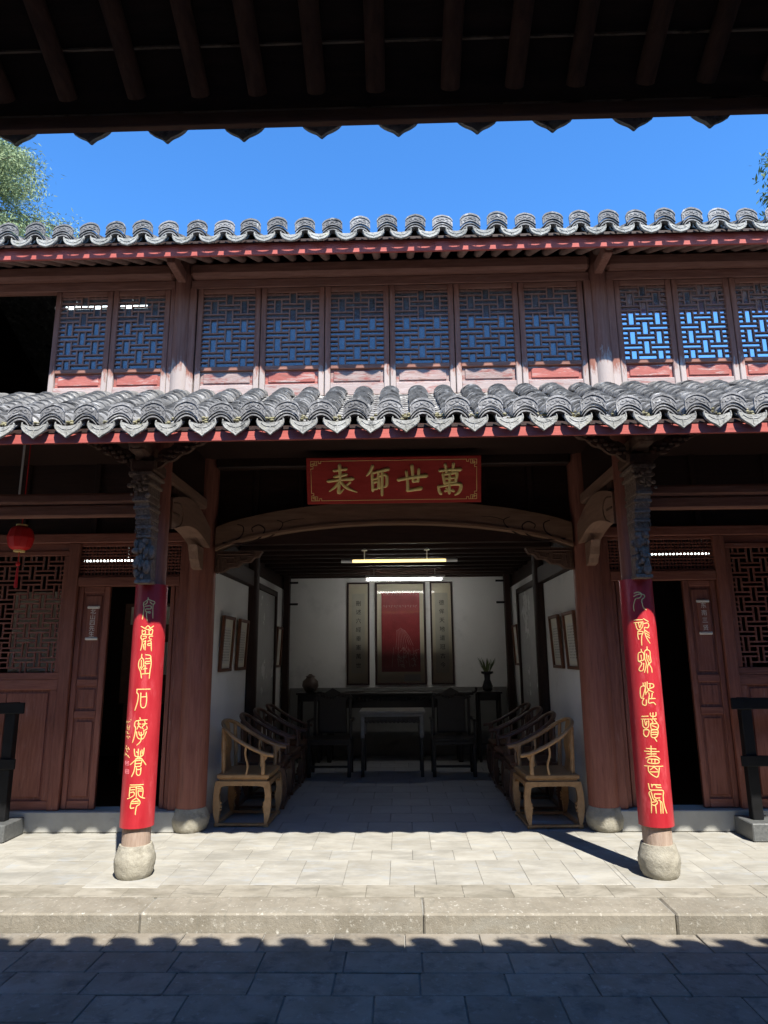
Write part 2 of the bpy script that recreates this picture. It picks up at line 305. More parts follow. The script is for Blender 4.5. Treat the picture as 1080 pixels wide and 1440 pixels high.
    def ball(s, c, r, sx=1, sy=1, sz=1, n=8, m=5):
        vs = []; fs = []
        for i in range(1, m):
            ph = math.pi * i / m
            for k in range(n):
                th = 2 * math.pi * k / n
                vs.append((c[0] + r * sx * math.sin(ph) * math.cos(th), c[1] + r * sy * math.sin(ph) * math.sin(th), c[2] + r * sz * math.cos(ph)))
        vs.append((c[0], c[1], c[2] + r * sz)); vs.append((c[0], c[1], c[2] - r * sz)); t = len(vs) - 2
        for i in range(m - 2):
            for k in range(n):
                a, b = i * n + k, i * n + (k + 1) % n; fs.append((a, a + n, b + n, b))
        for k in range(n):
            fs.append((t, k, (k + 1) % n)); fs.append((t + 1, (m - 2) * n + (k + 1) % n, (m - 2) * n + k))
        return s.add(vs, fs)
    def xf(s, mtx): s.v = [tuple(mtx @ Vector(p)) for p in s.v]; return s
    def mesh(s, name, m, smooth=False):
        me = bpy.data.meshes.new(name); me.from_pydata(s.v, [], s.f); me.update()
        import bmesh
        bm = bmesh.new(); bm.from_mesh(me); bmesh.ops.recalc_face_normals(bm, faces=bm.faces); bm.to_mesh(me); bm.free()
        me.materials.append(M[m])
        if smooth:
            me.polygons.foreach_set('use_smooth', [True] * len(me.polygons))
            me.set_sharp_from_angle(angle=R(smooth if smooth is not True else 40))
        return me
    def build(s, name, m, parent=None, smooth=False, **tags):
        xs, ys, zs = zip(*s.v)
        c = Vector(((min(xs) + max(xs)) / 2, (min(ys) + max(ys)) / 2, (min(zs) + max(zs)) / 2))
        s.v = [(p[0] - c.x, p[1] - c.y, p[2] - c.z) for p in s.v]
        o = bpy.data.objects.new(name, s.mesh(name, m, smooth)); COL.objects.link(o)
        return put(o, c, parent, **tags)
WORLD = {}
def put(o, c, parent=None, **tags):
    """place at world point c under a parent (parents are never rotated while building)"""
    c = Vector(c); WORLD[o.name] = c
    if parent is not None:
        o.parent = parent; o.location = c - WORLD[parent.name]
    else: o.location = c
    for k, v in tags.items(): o[k] = v
    return o
def empty(name, c, **tags):
    o = bpy.data.objects.new(name, None); o.empty_display_size = .2; COL.objects.link(o); return put(o, c, None, **tags)
def inst(name, me, c, parent=None, rot=None, **tags):
    o = bpy.data.objects.new(name, me); COL.objects.link(o); put(o, c, parent, **tags)
    if rot: o.rotation_euler = rot
    return o
def bx(name, m, parent, x0, x1, y0, y1, z0, z1, b=.004, **tags):
    return MB().box(x0, x1, y0, y1, z0, z1, b).build(name, m, parent, **tags)
def sheet(name, m, parent, x0, x1, y, z0, z1):
    return MB().add([(x0, y, z0), (x1, y, z0), (x1, y, z1), (x0, y, z1)], [(0, 1, 2, 3)]).build(name, m, parent)
def copy_tree(o, parent=None):
    c = o.copy(); COL.objects.link(c); c.parent = parent
    for ch in list(o.children): copy_tree(ch, c)
    return c
def spline(pts, n=6):
    """Catmull-Rom through points of any dimension"""
    P = [tuple(p) for p in pts]
    if len(P) < 3: 
        return [tuple(a + (b - a) * k / n for a, b in zip(P[0], P[-1])) for k in range(n + 1)]
    out = []
    for i in range(len(P) - 1):
        p0 = P[max(i - 1, 0)]; p1 = P[i]; p2 = P[i + 1]; p3 = P[min(i + 2, len(P) - 1)]
        for k in range(n):
            t = k / n
            out.append(tuple(.5 * (2 * b + (c - a) * t + (2 * a - 5 * b + 4 * c - d) * t * t + (3 * b - a - 3 * c + d) * t ** 3) for a, b, c, d in zip(p0, p1, p2, p3)))
    out.append(P[-1]); return out
def brush(mb, pts, fn, hgt=.35, n=8, samples=5, curve=True, raise0=0.0):
    """a stroke (u,v,w) mapped by fn(u,v,h) to a rounded raised ridge"""
    P = spline(pts, samples) if curve else [tuple(p) for p in pts]
    m = len(P); w0 = P[0][2]; w1 = P[-1][2]
    d0 = Vector((P[0][0] - P[1][0], P[0][1] - P[1][1])).normalized(); d1 = Vector((P[-1][0] - P[-2][0], P[-1][1] - P[-2][1])).normalized()
    P = [(P[0][0] + d0.x * w0 * .45, P[0][1] + d0.y * w0 * .45, w0 * .35)] + P + [(P[-1][0] + d1.x * w1 * .45, P[-1][1] + d1.y * w1 * .45, w1 * .35)]
    m = len(P); vs = []; fs = []
    for i, (u, v, w) in enumerate(P):
        a = P[max(i - 1, 0)]; b = P[min(i + 1, m - 1)]
        t = Vector((b[0] - a[0], b[1] - a[1])); t = t.normalized() if t.length > 1e-9 else Vector((1, 0)); nx, ny = -t.y, t.x
        for k in range(n):
            th = math.pi * k / (n - 1)
            o = math.cos(th) * w / 2; h = math.sin(th) * w * hgt + raise0
            vs.append(fn(u + nx * o, v + ny * o, h if k not in (0, n - 1) else -.001))
    for i in range(m - 1):
        for k in range(n - 1):
            a = i * n + k; fs.append((a, a + 1, a + 1 + n, a + n))
    fs.append(tuple(range(n))); fs.append(tuple(range((m - 1) * n, m * n))[::-1])
    mb.add(vs, fs)
def text_mesh(body, size):
    cu = bpy.data.curves.new('lettering', 'FONT'); cu.body = body; cu.size = size; cu.align_x = 'CENTER'; cu.align_y = 'CENTER'; cu.resolution_u = 2
    o = bpy.data.objects.new('lettering', cu); COL.objects.link(o)
    dg = bpy.context.evaluated_depsgraph_get(); me = o.evaluated_get(dg).to_mesh()
    vs = [tuple(v.co) for v in me.vertices]; fs = [tuple(p.vertices) for p in me.polygons]
    o.evaluated_get(dg).to_mesh_clear(); bpy.data.objects.remove(o); bpy.data.curves.remove(cu); return vs, fs

# ------------------------------------------------------------------ ground, courtyard, kerb, floors
ST = dict(kind='structure')
g = MB().box(-300, 300, -300, 300, -.30, -.16).build('ground', 'ground', **ST)
court = bx('courtyard_paving', 'joint', None, -7, 7, -2.6, 4.655, -.158, -.122, 0, **ST)
def slab_piece(x0, x1, y0, y1, ztop, th, gap=.006, tilt=.0012, bev=.004):
    mb = MB().box(x0 + gap / 2, x1 - gap / 2, y0 + gap / 2, y1 - gap / 2, ztop - th, ztop, bev)
    dz = [random.uniform(-tilt, tilt) for _ in range(3)]; cx, cy = (x0 + x1) / 2, (y0 + y1) / 2
    mb.v = [(x, y, z + dz[0] + dz[1] * (x - cx) / (x1 - x0) + dz[2] * (y - cy) / (y1 - y0)) for x, y, z in mb.v]
    return mb
y1 = 4.652; row = 0
while y1 > 2.35:
    d = random.choice([.25, .262, .262, .27]); x = -3.6 + random.uniform(0, .45)
    while x < 3.4:
        w = random.choice([.44, .46, .46, .48, .5])
        slab_piece(x, x + w, y1 - d, y1, -.11, .012, .007, .002).build('paver', 'paver', court)
        x += w
    y1 -= d
kerb = bx('kerb', 'joint', None, -6, 6, 4.68, 4.94, -.158, -.012, 0, **ST)
xs = [-6, -4.4, -3.05, -1.62, .187, 1.765, 3.2, 4.6, 6]
for a, b in zip(xs, xs[1:]):
    f = random.uniform(-.004, .004)
    mb = MB().box(a + .003, b - .003, 4.657 + f, 4.957, -.157, 0.0, .011); mb.build('kerb_stone', 'kerb', kerb)
porch = bx('porch_floor', 'joint', None, -6, 6, 4.96, 6.70, -.157, -.012, 0, **ST)
yrow = [4.96, 5.20, 5.49, 5.78, 6.07, 6.36, 6.66]
for j, (a, b) in enumerate(zip(yrow, yrow[1:])):
    x = -3.72 - (.16 if j in (0, 3) else 0)
    while x < 3.7:
        w = .335
        xc, yc = x + w / 2, (a + b) / 2
        slab_piece(x, x + w, a, b, 0.0, .011, .0018, .0005, .0018).build('floor_slab', 'slab_front' if j == 0 else 'slab', porch); x += w
for sx in (-1, 1):
    MB().box(sx * 1.945 - .27, sx * 1.945 + .27, 5.39 - .26, 5.39 + .26, -.01, .0035, .002).build('plinth_slab', 'slab', porch)
hfloor = bx('hall_floor', 'joint', None, -1.95, 1.95, 6.70, 11.5, -.157, -.012, 0, **ST)
y = 6.66; j = 0
while y < 11.45:
    x = -1.95 - (.21 if j % 2 else 0); d = .36
    while x < 1.95:
        a = max(x, -1.945); b = min(x + .42, 1.945)
        if b - a > .05: slab_piece(a, b, y, min(y + d, 11.49), 0.0, .011, .004, .0006).build('floor_slab', 'slab_in', hfloor)
        x += .42
    y += d; j += 1
sfloor = MB(); 
for sx in (-1, 1): sfloor.box(sx * 2.0, sx * 6, 6.70, 11.5, -.157, .02)
sfloor.build('side_room_floor', 'dark_wood_h', **ST)

# ------------------------------------------------------------------ the hall: columns, walls, doors, windows
hall = empty('timber_hall', (0, 8, 0), label='two-storey dark red timber hall with grey tiled eaves and open middle bay', category='building')
CX = 1.945
def base_stone(x, y, r, h, par):
    pr = [(r * .80, 0), (r * .93, .035), (r, h * .45), (r * .985, h * .62), (r * .88, h * .85), (r * .80, h)]
    pr = [(p[0], p[1]) for p in spline(pr, 3)]
    MB().lathe(pr, (x, y, .003), 28, .018).build('base_stone', 'base_stone', par, smooth=50)
for sx in (-1, 1):
    c = MB().lathe([(.104, .225), (.105, .36), (.105, .37)], (sx * CX, 5.39, 0), 28).build('column_foot', 'column_worn', hall, smooth=True)
    c = MB().lathe([(.105, .37), (.105, .8), (.104, 2.0), (.100, 3.42)], (sx * CX, 5.39, 0), 28).build('porch_column', 'column_red', hall, smooth=True)
    base_stone(sx * CX, 5.39, .148, .225, c)
    c = MB().lathe([(.14, .2), (.143, .8), (.14, 2.0), (.132, 3.6)], (sx * CX, 6.73, 0), 32).build('inner_column', 'column_red', hall, smooth=True)
    base_stone(sx * CX, 6.73, .178, .205, c)
    c = MB().lathe([(.088, 3.75), (.086, 5.3)], (sx * CX, 5.735, 0), 20).build('upper_column', 'worn_post', hall, smooth=True)
    c = MB().lathe([(.12, .0), (.12, 3.0)], (sx * 1.93, 8.86, 0), 20).build('rear_column', 'dark_wood_v', hall, smooth=True)
    # square beam end standing out over the upper column
    MB().box(sx * CX - .038, sx * CX + .038, 5.33, 5.66, 5.04, 5.15, .008).build('beam_end', 'upper_wood_v', hall)

# inner walls of the open hall
for sx in (-1, 1):
    a, b = sx * 1.925, sx * 1.99
    bx('side_wall', 'plaster', hall, a, b, 6.86, 8.76, 0, 2.49)
    bx('wall_beam', 'dark_wood_y', hall, sx * 1.86, sx * 2.0, 6.86, 8.78, 2.493, 2.70, .01)
    bx('upper_side_board', 'dark_wood_y', hall, sx * 1.93, sx * 2.0, 6.86, 11.5, 2.703, 3.02, .005)
    bx('side_wall', 'plaster', hall, a, b, 8.96, 11.42, 0, 2.70)
    # framed glossy board leaning on the wall between rear column and back wall
    t = bx('wall_board', 'board_gloss', hall, sx * 1.89, sx * 1.915, 9.12, 10.42, .75, 2.50, .003)
    for q in ((9.04, 9.12, .65, 2.58), (10.42, 10.50, .65, 2.58), (9.12, 10.42, 2.50, 2.58), (9.12, 10.42, .65, .75)):
        bx('board_frame', 'dark_wood_v', t, sx * 1.86, sx * 1.917, *q, .006)
    bx('rear_post', 'dark_wood_v', hall, sx * 1.80, sx * 1.90, 11.22, 11.36, 0, 3.0, .008)
    for z in (2.80, 2.44):
        MB().tube([(sx * 1.80, 11.25, z), (sx * 1.66, 11.25, z)], .018, 8).build('wall_peg', 'black_paint', hall, smooth=True)
bx('back_wall', 'plaster', hall, -2.0, 2.0, 11.43, 11.55, 0, 3.05)
bx('dado', 'dado_grey', hall, -1.79, 1.79, 11.405, 11.429, .002, 1.07, .003)  # darker grey sheet over the foot of the back wall
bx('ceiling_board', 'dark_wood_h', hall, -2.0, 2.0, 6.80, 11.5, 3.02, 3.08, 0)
y = 6.98
while y < 11.4:
    w = random.uniform(.085, .10)
    bx('ceiling_joist', 'dark_wood_h', hall, -1.925, 1.925, y, y + w, 2.885 + random.uniform(-.006, .006), 3.019, .012); y += .40
# outer shell: side rooms, rear, upper floor
for sx in (-1, 1):
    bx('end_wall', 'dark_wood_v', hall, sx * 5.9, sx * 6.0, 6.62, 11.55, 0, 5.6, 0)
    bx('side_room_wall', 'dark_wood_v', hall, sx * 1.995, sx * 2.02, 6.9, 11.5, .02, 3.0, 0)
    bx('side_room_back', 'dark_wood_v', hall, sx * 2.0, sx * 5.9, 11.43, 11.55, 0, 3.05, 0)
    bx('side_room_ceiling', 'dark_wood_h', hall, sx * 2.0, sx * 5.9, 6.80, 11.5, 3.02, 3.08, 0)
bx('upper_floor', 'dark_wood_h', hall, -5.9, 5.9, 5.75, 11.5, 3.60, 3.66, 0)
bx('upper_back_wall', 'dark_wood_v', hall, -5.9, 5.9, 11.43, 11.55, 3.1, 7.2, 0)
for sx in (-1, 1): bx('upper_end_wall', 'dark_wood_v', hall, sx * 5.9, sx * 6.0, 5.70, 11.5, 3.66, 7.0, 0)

# board wall over the open bay, full width, with stiles
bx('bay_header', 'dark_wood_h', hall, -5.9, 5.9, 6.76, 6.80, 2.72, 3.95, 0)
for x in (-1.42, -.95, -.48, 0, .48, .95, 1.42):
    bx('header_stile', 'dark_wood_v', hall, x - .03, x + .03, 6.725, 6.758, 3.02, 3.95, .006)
for sx in (-1, 1):
    for q in range(4):
        x = 2.35 + q * .75
        bx('header_stile', 'dark_wood_v', hall, sx * x - .03, sx * x + .03, 6.725, 6.758, 2.80, 3.95, .006)
bx('tie_beam', 'dark_wood_h', hall, -1.82, 1.82, 6.62, 6.74, 3.50, 3.72, .015)

# cambered beam across the open bay
def camber(u): return 1 - abs(u) ** 2.1
N = 28
top = []; bot = []
for k in range(N + 1):
    u = -1 + 2 * k / N; x = u * 1.80
    top.append((x, 2.885 + .245 * camber(u) ** .85)); bot.append((x, 2.645 + .255 * camber(u) ** .8))
arch = MB().strip(top, bot, 'y', 6.64, 6.80)
arch_o = arch.build('cambered_beam', 'beam_wood', hall, smooth=30)
lip = MB().strip([(x, z + .022) for x, z in bot], [(x, z - .004) for x, z in bot], 'y', 6.628, 6.70).build('beam_edge', 'beam_wood', arch_o, smooth=30)
for sx in (-1, 1):
    # dark strokes for scrolls on the beam ends, groove shade put into their colour
    def F(u, v, h, sx=sx): return (sx * u, 6.642 - h, v)
    sc = MB()
    for pts in ([(1.72, 2.72, .02), (1.50, 2.715, .018), (1.36, 2.76, .016), (1.30, 2.85, .016), (1.36, 2.90, .016), (1.43, 2.87, .014), (1.42, 2.83, .012)],
                [(1.60, 2.74, .016), (1.53, 2.80, .016), (1.52, 2.88, .014), (1.58, 2.91, .012)],
                [(1.36, 2.74, .014), (1.24, 2.78, .014), (1.14, 2.86, .013), (1.12, 2.92, .012), (1.18, 2.95, .01)],
                [(1.12, 2.92, .01), (1.02, 2.95, .01), (.9, 2.96, .008)]):
        brush(sc, pts, F, .3, 6)
    sc.build('beam_scroll', 'dark_wood_h', arch_o, smooth=True)
    # pierced bracket under each beam end
    out = [(1.80, 2.64), (1.80, 2.42), (1.72, 2.435), (1.66, 2.475), (1.58, 2.48), (1.53, 2.525), (1.45, 2.53), (1.41, 2.575), (1.36, 2.585), (1.33, 2.64)]
    br = MB().prism([(sx * x, z) for x, z in out], 'y', 6.68, 6.76).build('bracket', 'carved_brown', arch_o)
    rl = MB()
    def F2(u, v, h, sx=sx): return (sx * u, 6.68 - h, v)
    for pts in ([(1.78, 2.61, .014), (1.42, 2.61, .014)], [(1.77, 2.45, .014), (1.77, 2.6, .014)], [(1.73, 2.58, .012), (1.60, 2.58, .012), (1.60, 2.52, .012), (1.68, 2.52, .012), (1.68, 2.55, .012)],
                [(1.73, 2.47, .012), (1.73, 2.55, .012)], [(1.55, 2.58, .012), (1.55, 2.54, .012), (1.47, 2.55, .012), (1.47, 2.585, .012), (1.40, 2.59, .01)]):
        brush(rl, pts, F2, .6, 6, curve=False)
    rl.build('bracket_relief', 'carved_brown', br, smooth=True)

# side bays at the back of the porch
def plank_panel(par, name, m, x0, x1, y, z0, z1, rim=.05, d=.035, raised=True):
    """framed panel: stiles, rails and a sunk board"""
    p = bx(name, m, par, x0 + rim, x1 - rim, y + .022, y + .034, z0 + rim, z1 - rim, .002)
    return p
def weave(mb, x0, x1, z0, z1, y0, y1, px, pz, sw, sh, t, zoff=.025):
    """woven lattice: upright and level slots alternate cell by cell, centred on the panel"""
    cl = lambda v, a, b: min(max(v, a), b); xm = (x0 + x1) / 2; n = int((x1 - x0) / 2 / px) + 2
    for i in range(-n, n + 1):
        for j in range(-1, int((z1 - z0) / pz) + 2):
            cx = xm + i * px; cz = z0 + zoff + j * pz
            if (i + j) % 2:
                a, b = cl(cz - pz + sh / 2, z0, z1), cl(cz + pz - sh / 2, z0, z1)
                for s in (-1, 1):
                    x = cx + s * sw / 2
                    if x0 + t < x < x1 - t and b - a > .01: mb.box(x - t / 2, x + t / 2, y0 + .002, y1 - .002, a, b)
            else:
                a, b = cl(cx - px + sw / 2, x0, x1), cl(cx + px - sw / 2, x0, x1)
                for s in (-1, 1):
                    z = cz + s * sh / 2
                    if z0 + t < z < z1 - t and b - a > .01: mb.box(a, b, y0, y1, z - t / 2, z + t / 2)
    return mb
YW = 6.70
for sx in (-1, 1):
    S = lambda a, b: (min(sx * a, sx * b), max(sx * a, sx * b))
    def B(name, m, par, a, b, y0, y1, z0, z1, bev=.005): 
        lo, hi = S(a, b); return bx(name, m, par, lo, hi, y0, y1, z0, z1, bev)
    B('door_sill', 'sill_stone', hall, 2.06, 5.9, 6.62, 6.86, .002, .185, .008)
    # posts and rails of the bay
    B('jamb', 'door_wood_v', hall, 2.06, 2.15, 6.66, 6.78, .186, 2.74)
    B('jamb', 'door_wood_v', hall, 3.19, 3.30, 6.66, 6.78, .186, 2.74)
    B('jamb', 'door_wood_v', hall, 4.32, 4.42, 6.66, 6.78, .186, 2.74)
    B('lintel', 'door_wood_h', hall, 2.152, 3.188, 6.668, 6.775, 2.30, 2.392)
    B('head_rail', 'door_wood_h', hall, 2.0, 5.9, 6.655, 6.757, 2.742, 2.84, .008)
    B('head_board', 'door_wood_h', hall, 3.302, 5.9, 6.69, 6.75, 2.665, 2.741, .004)
    # transom grille
    tr = B('transom_frame', 'door_wood_h', hall, 2.152, 3.188, 6.69, 6.755, 2.393, 2.415)
    B('transom_rail', 'door_wood_h', tr, 2.152, 3.188, 6.69, 6.755, 2.707, 2.741)
    gm = MB(); z0, z1, xa, xb = 2.416, 2.706, 2.153, 3.187
    nx = 29; nz = 9
    for k in range(1, nx):
        x = xa + (xb - xa) * k / nx; lo, hi = S(x - .0075, x + .0075); gm.box(lo, hi, 6.712, 6.724, z0, z1)
    for k in range(1, nz):
        z = z0 + (z1 - z0) * k / nz; lo, hi = S(xa, xb); gm.box(lo, hi, 6.700, 6.711, z - .0075, z + .0075)
    gm.build('grille', 'door_wood_h', tr)
    # closed door leaf
    def leaf(x0, x1, y, swing=0.0):
        lo, hi = S(x0, x1)
        d = bx('door_leaf', 'door_wood_v', hall, lo + .004, hi - .004, y + .02, y + .036, .19, 2.298, .002)
        for z0, z1 in ((.19, .27), (1.02, 1.09), (1.32, 1.39), (2.24, 2.298)):
            bx('leaf_rail', 'door_wood_h', d, lo + .058, hi - .058, y, y + .045, z0, z1, .005)
        for a, b in ((lo + .004, lo + .056), (hi - .056, hi - .004)):
            bx('leaf_stile', 'door_wood_v', d, a, b, y - .001, y + .046, .19, 2.298, .005)
        for z0, z1 in ((.30, .99), (1.115, 1.295), (1.42, 2.21)):
            bx('leaf_panel', 'door_wood_v', d, lo + .082, hi - .082, y + .006, y + .021, z0, z1, .008)
        return d
    leaf(2.86, 3.188, 6.70)
    # leaf folded back into the room beside the inner jamb
    lo, hi = S(2.17, 2.215)
    for k in range(2):
        a, b = S(2.155 + k * .058, 2.198 + k * .058)
        o = bx('folded_leaf', 'door_wood_v', hall, a, b, 6.70 + k * .03, 7.02, .19, 2.298, .005)
    # lattice window over a panelled wall
    for (w0, w1) in ((3.302, 4.318), (4.422, 5.438)):
        f = B('side_window', 'door_wood_h', hall, w0, w1, 6.675, 6.75, 1.39, 1.455)
        B('window_rail', 'door_wood_h', f, w0, w1, 6.675, 6.75, 2.615, 2.664)
        for a, b in ((w0, w0 + .05), (w1 - .05, w1)): B('window_stile', 'door_wood_v', f, a, b, 6.676, 6.749, 1.456, 2.614)
        lo, hi = S(w0 + .05, w1 - .05)
        weave(MB(), lo, hi, 1.456, 2.614, 6.69, 6.712, .132, .096, .052, .042, .0150).build('lattice', 'door_wood_h', f)
        p = B('wall_panel', 'door_wood_v', hall, w0 + .001, w1 - .001, 6.715, 6.74, .186, 1.389, .002)
        B('panel_rail', 'door_wood_h', p, w0, w1, 6.68, 6.745, 1.29, 1.388); B('panel_rail', 'door_wood_h', p, w0, w1, 6.68, 6.745, .187, .27)
        for xa, xb in ((w0, w0 + .07), (w1 - .07, w1)): B('panel_stile', 'door_wood_v', p, xa, xb, 6.682, 6.744, .271, 1.289)
        for xa, xb in ((w0 + .10, (w0 + w1) / 2 - .002), ((w0 + w1) / 2 + .002, w1 - .10)): B('panel_board', 'door_wood_v', p, xa, xb, 6.70, 6.716, .30, 1.26, .004)
# paired architraves between porch columns, side bays only
for sx in (-1, 1):
    lo, hi = sorted((sx * 2.03, sx * 5.9))
    bx('architrave', 'upper_wood_h', hall, lo, hi, 5.33, 5.46, 2.845, 2.935, .02)
    bx('architrave', 'upper_wood_h', hall, lo, hi, 5.35, 5.44, 2.742, 2.838, .012)
# crescent beams from porch column to inner column, with a tie above and a small bracket below
for sx in (-1, 1):
    t = []; b = []
    for k in range(17):
        u = k / 16; y = 5.47 + u * 1.15
        t.append((y, 2.90 + .14 * math.sin(math.pi * min(1, u * .95 + .03)) - .05 * u)); b.append((y, 2.64 + .13 * math.sin(math.pi * (u * .9 + .02)) ** 1.2 - .0 * u))
    m = MB().strip(t, b, 'x', sx * CX - .10, sx * CX + .10)
    cb = m.build('crescent_beam', 'crescent_wood', hall, smooth=30)
    sc = MB()
    for side in (-1, 1):
        def F3(u, v, h, sx=sx, side=side): return (sx * CX + side * (.10 + h), u, v)
        brush(sc, [(5.50, 2.88, .014), (5.66, 2.90, .014), (5.74, 2.83, .014), (5.70, 2.73, .014), (5.58, 2.68, .012)], F3, .4, 6)
        brush(sc, [(5.50, 2.79, .022), (5.64, 2.795, .022)], F3, .4, 6)
    sc.build('beam_scroll', 'carved_brown', cb, smooth=True)
    bx('porch_tie', 'crescent_wood', hall, sx * CX - .06, sx * CX + .06, 5.50, 6.60, 3.06, 3.17, .015)
    bx('tie_block', 'carved_brown', hall, sx * CX - .05, sx * CX + .05, 5.62, 5.74, 2.99, 3.058, .01)
    poly = [(6.59, 2.66), (6.59, 2.44), (6.50, 2.455), (6.47, 2.50), (6.43, 2.53), (6.40, 2.60), (6.36, 2.66)]
    MB().prism(poly, 'x', sx * CX - .045, sx * CX + .045).build('small_bracket', 'crescent_wood', cb)
    # filling board above the tie
    bx('porch_end_board', 'dark_wood_y', hall, sx * CX - .015, sx * CX + .015, 5.50, 6.60, 3.171, 3.62, 0)
# carved brackets in front of the porch columns
rr = random.Random(5)
for sx in (-1, 1):
    X = sx * CX
    poly = [(5.285, 2.165), (5.20, 2.175), (5.185, 2.24), (5.17, 2.42), (5.13, 2.60), (5.07, 2.74), (5.03, 2.80), (5.03, 2.93), (4.99, 2.95), (4.99, 3.005), (5.285, 3.005)]
    cb = MB().prism(poly, 'x', X - .055, X + .055).build('carved_bracket', 'carved_wood', hall)
    rel = MB()
    rel.box(X - .065, X + .065, 5.165, 5.28, 2.16, 2.19, .005)                       # foot slab
    # figure group at the foot
    for k in range(40):
        z = rr.uniform(2.20, 2.50); yy = 5.205 - (z - 2.2) * .12; a = rr.uniform(-.06, .06)
        r_ = rr.uniform(.014, .034); rel.ball((X + a, yy + rr.uniform(-.045, .02), z), r_, rr.uniform(.6, 1.2), rr.uniform(.7, 1.1), rr.uniform(.8, 1.9), 7, 5)
    for z in (2.49, 2.44): rel.ball((X + rr.uniform(-.02, .02), 5.155, z), .028, 1, 1, 1.1, 8, 6)
    # stepped tiers
    for z, yy, w in ((2.53, 5.13, .060), (2.60, 5.115, .064), (2.67, 5.09, .062), (2.745, 5.06, .07), (2.80, 5.02, .066), (2.935, 5.0, .078), (3.0, 4.975, .09)):
        rel.box(X - w, X + w, yy, 5.28, z - .014, z + .014, .004)
    for side in (-1, 1):
        def F4(u, v, h, X=X, side=side): return (X + side * (.055 + h), u, v)
        for z in (2.565, 2.635, 2.71, 2.87):
            for q in range(4):
                y0 = 5.25 - q * .045; r_ = .018
                if y0 > 5.0 + (3.0 - z) * .18:
                    brush(rel, [(y0 + r_ * math.cos(t * .9), z + r_ * math.sin(t * .9) * (1.4 if z > 2.8 else .9), .007) for t in range(7)], F4, .6, 5, 2)
    for z in (2.565, 2.635, 2.71, 2.87):
        def F5(u, v, h, X=X, z=z): return (X + u, 5.145 - (z - 2.5) * .42 - h, v)
        for q in (-.03, .03): brush(rel, [(q + .016 * math.cos(t * .9), z + .018 * math.sin(t * .9), .007) for t in range(7)], F5, .6, 5, 2)
    for k in range(26):
        rel.ball((X + rr.uniform(-.08, .08), 4.985 + rr.uniform(-.02, .05), rr.uniform(2.82, 3.0)), rr.uniform(.01, .022), 1.2, 1, 1, 6, 4)
    rel.build('bracket_carving', 'carved_wood', cb, smooth=True)
    # block and spreading carved wings under the eave
    bk = MB().box(X - .10, X + .10, 5.02, 5.28, 3.03, 3.12, .012).box(X - .06, X + .06, 4.86, 5.30, 3.14, 3.26, .02)
    bk.ball((X, 4.90, 3.21), .075, 1, .9, .8, 12, 8)
    bk.build('bracket_block', 'carved_brown', hall, smooth=30)
    for side in (-1, 1):
        wing = MB()
        up = []; dn = []
        for k in range(25):
            u = k / 24; x = X + side * (.10 + u * .60); z = 3.13 + u * .26 + .05 * u * u
            up.append((x, z + .055 + .018 * abs(math.sin(u * 21)))); dn.append((x, z - .05 * (1 - u) - .022 * abs(math.sin(u * 17 + 1))))
        wing.strip(up, dn, 'y', 5.06, 5.10)
        for k in range(25):
            u = k / 24; wing.ball((X + side * (.10 + u * .6), 5.055, 3.13 + u * .26 + .05 * u * u + .03 * math.sin(k * 2.1)), .02, 1.4, .8, .9, 6, 4)
        wing.build('carved_wing', 'carved_brown', hall, smooth=30)

# ------------------------------------------------------------------ upper storey
def upper_window(x0, x1, panel_mat):
    w = bx('upper_window', 'upper_wood_h', hall, x0 + .055, x1 - .055, 5.690, 5.735, 4.160, 4.204, .005)
    bx('window_rail', 'upper_wood_h', w, x0 + .055, x1 - .055, 5.690, 5.735, 4.938, 4.990, .005)
    bx('window_rail', 'worn_rail', w, x0 + .055, x1 - .055, 5.690, 5.735, 3.90, 4.02, .005)
    for a, b in ((x0 + .004, x0 + .054), (x1 - .054, x1 - .004)): bx('window_stile', 'worn_post', w, a, b, 5.686, 5.74, 3.90, 4.992, .006)
    weave(MB(), x0 + .054, x1 - .054, 4.204, 4.938, 5.698, 5.711, (x1 - x0 - .108) / 3.5, .0955, .064, .046, .0122).build('lattice', 'lattice_wood', w)
    sheet('pane', 'window_glass', w, x0 + .054, x1 - .054, 5.716, 4.204, 4.938)
    p = bx('lower_panel', panel_mat, w, x0 + .056, x1 - .056, 5.715, 5.730, 4.021, 4.159, .002)
    bx('panel_field', panel_mat, p, x0 + .085, x1 - .085, 5.705, 5.716, 4.043, 4.138, .006)
for k in range(6): upper_window(-1.80 + .6 * k, -1.20 + .6 * k, ['pale_panel', 'worn_panel', 'pale_panel', 'pale_panel', 'pale_panel', 'worn_panel'][k])
for k in range(4): upper_window(2.085 + .53 * k, 2.615 + .53 * k, 'worn_panel')
for k in range(2): upper_window(-2.055 - .55 * (k + 1), -2.055 - .55 * k, 'worn_panel')
bx('open_window_jamb', 'upper_wood_v', hall, -4.36, -4.28, 5.69, 5.76, 3.9, 5.0, .006)
for k in range(2): upper_window(-4.37 - .545 * (k + 1), -4.37 - .545 * k, 'worn_panel')
for sx in (-1, 1):
    lo, hi = sorted((sx * 1.81, sx * 1.875)); bx('window_post', 'worn_post', hall, lo, hi, 5.68, 5.76, 3.8, 5.0, .006)
    lo, hi = sorted((sx * 2.012, sx * 2.083 if sx > 0 else sx * 2.053)); bx('window_post', 'worn_post', hall, lo, hi, 5.68, 5.76, 3.8, 5.0, .006)
    # head frame and beams
    lo, hi = sorted((sx * 2.02, sx * 5.9))
    bx('window_head', 'upper_wood_h', hall, lo, hi, 5.683, 5.76, 4.994, 5.083, .006)
    MB().box(lo, hi, 5.615, 5.74, 5.086, 5.228, .03).build('eave_beam', 'upper_wood_h', hall)
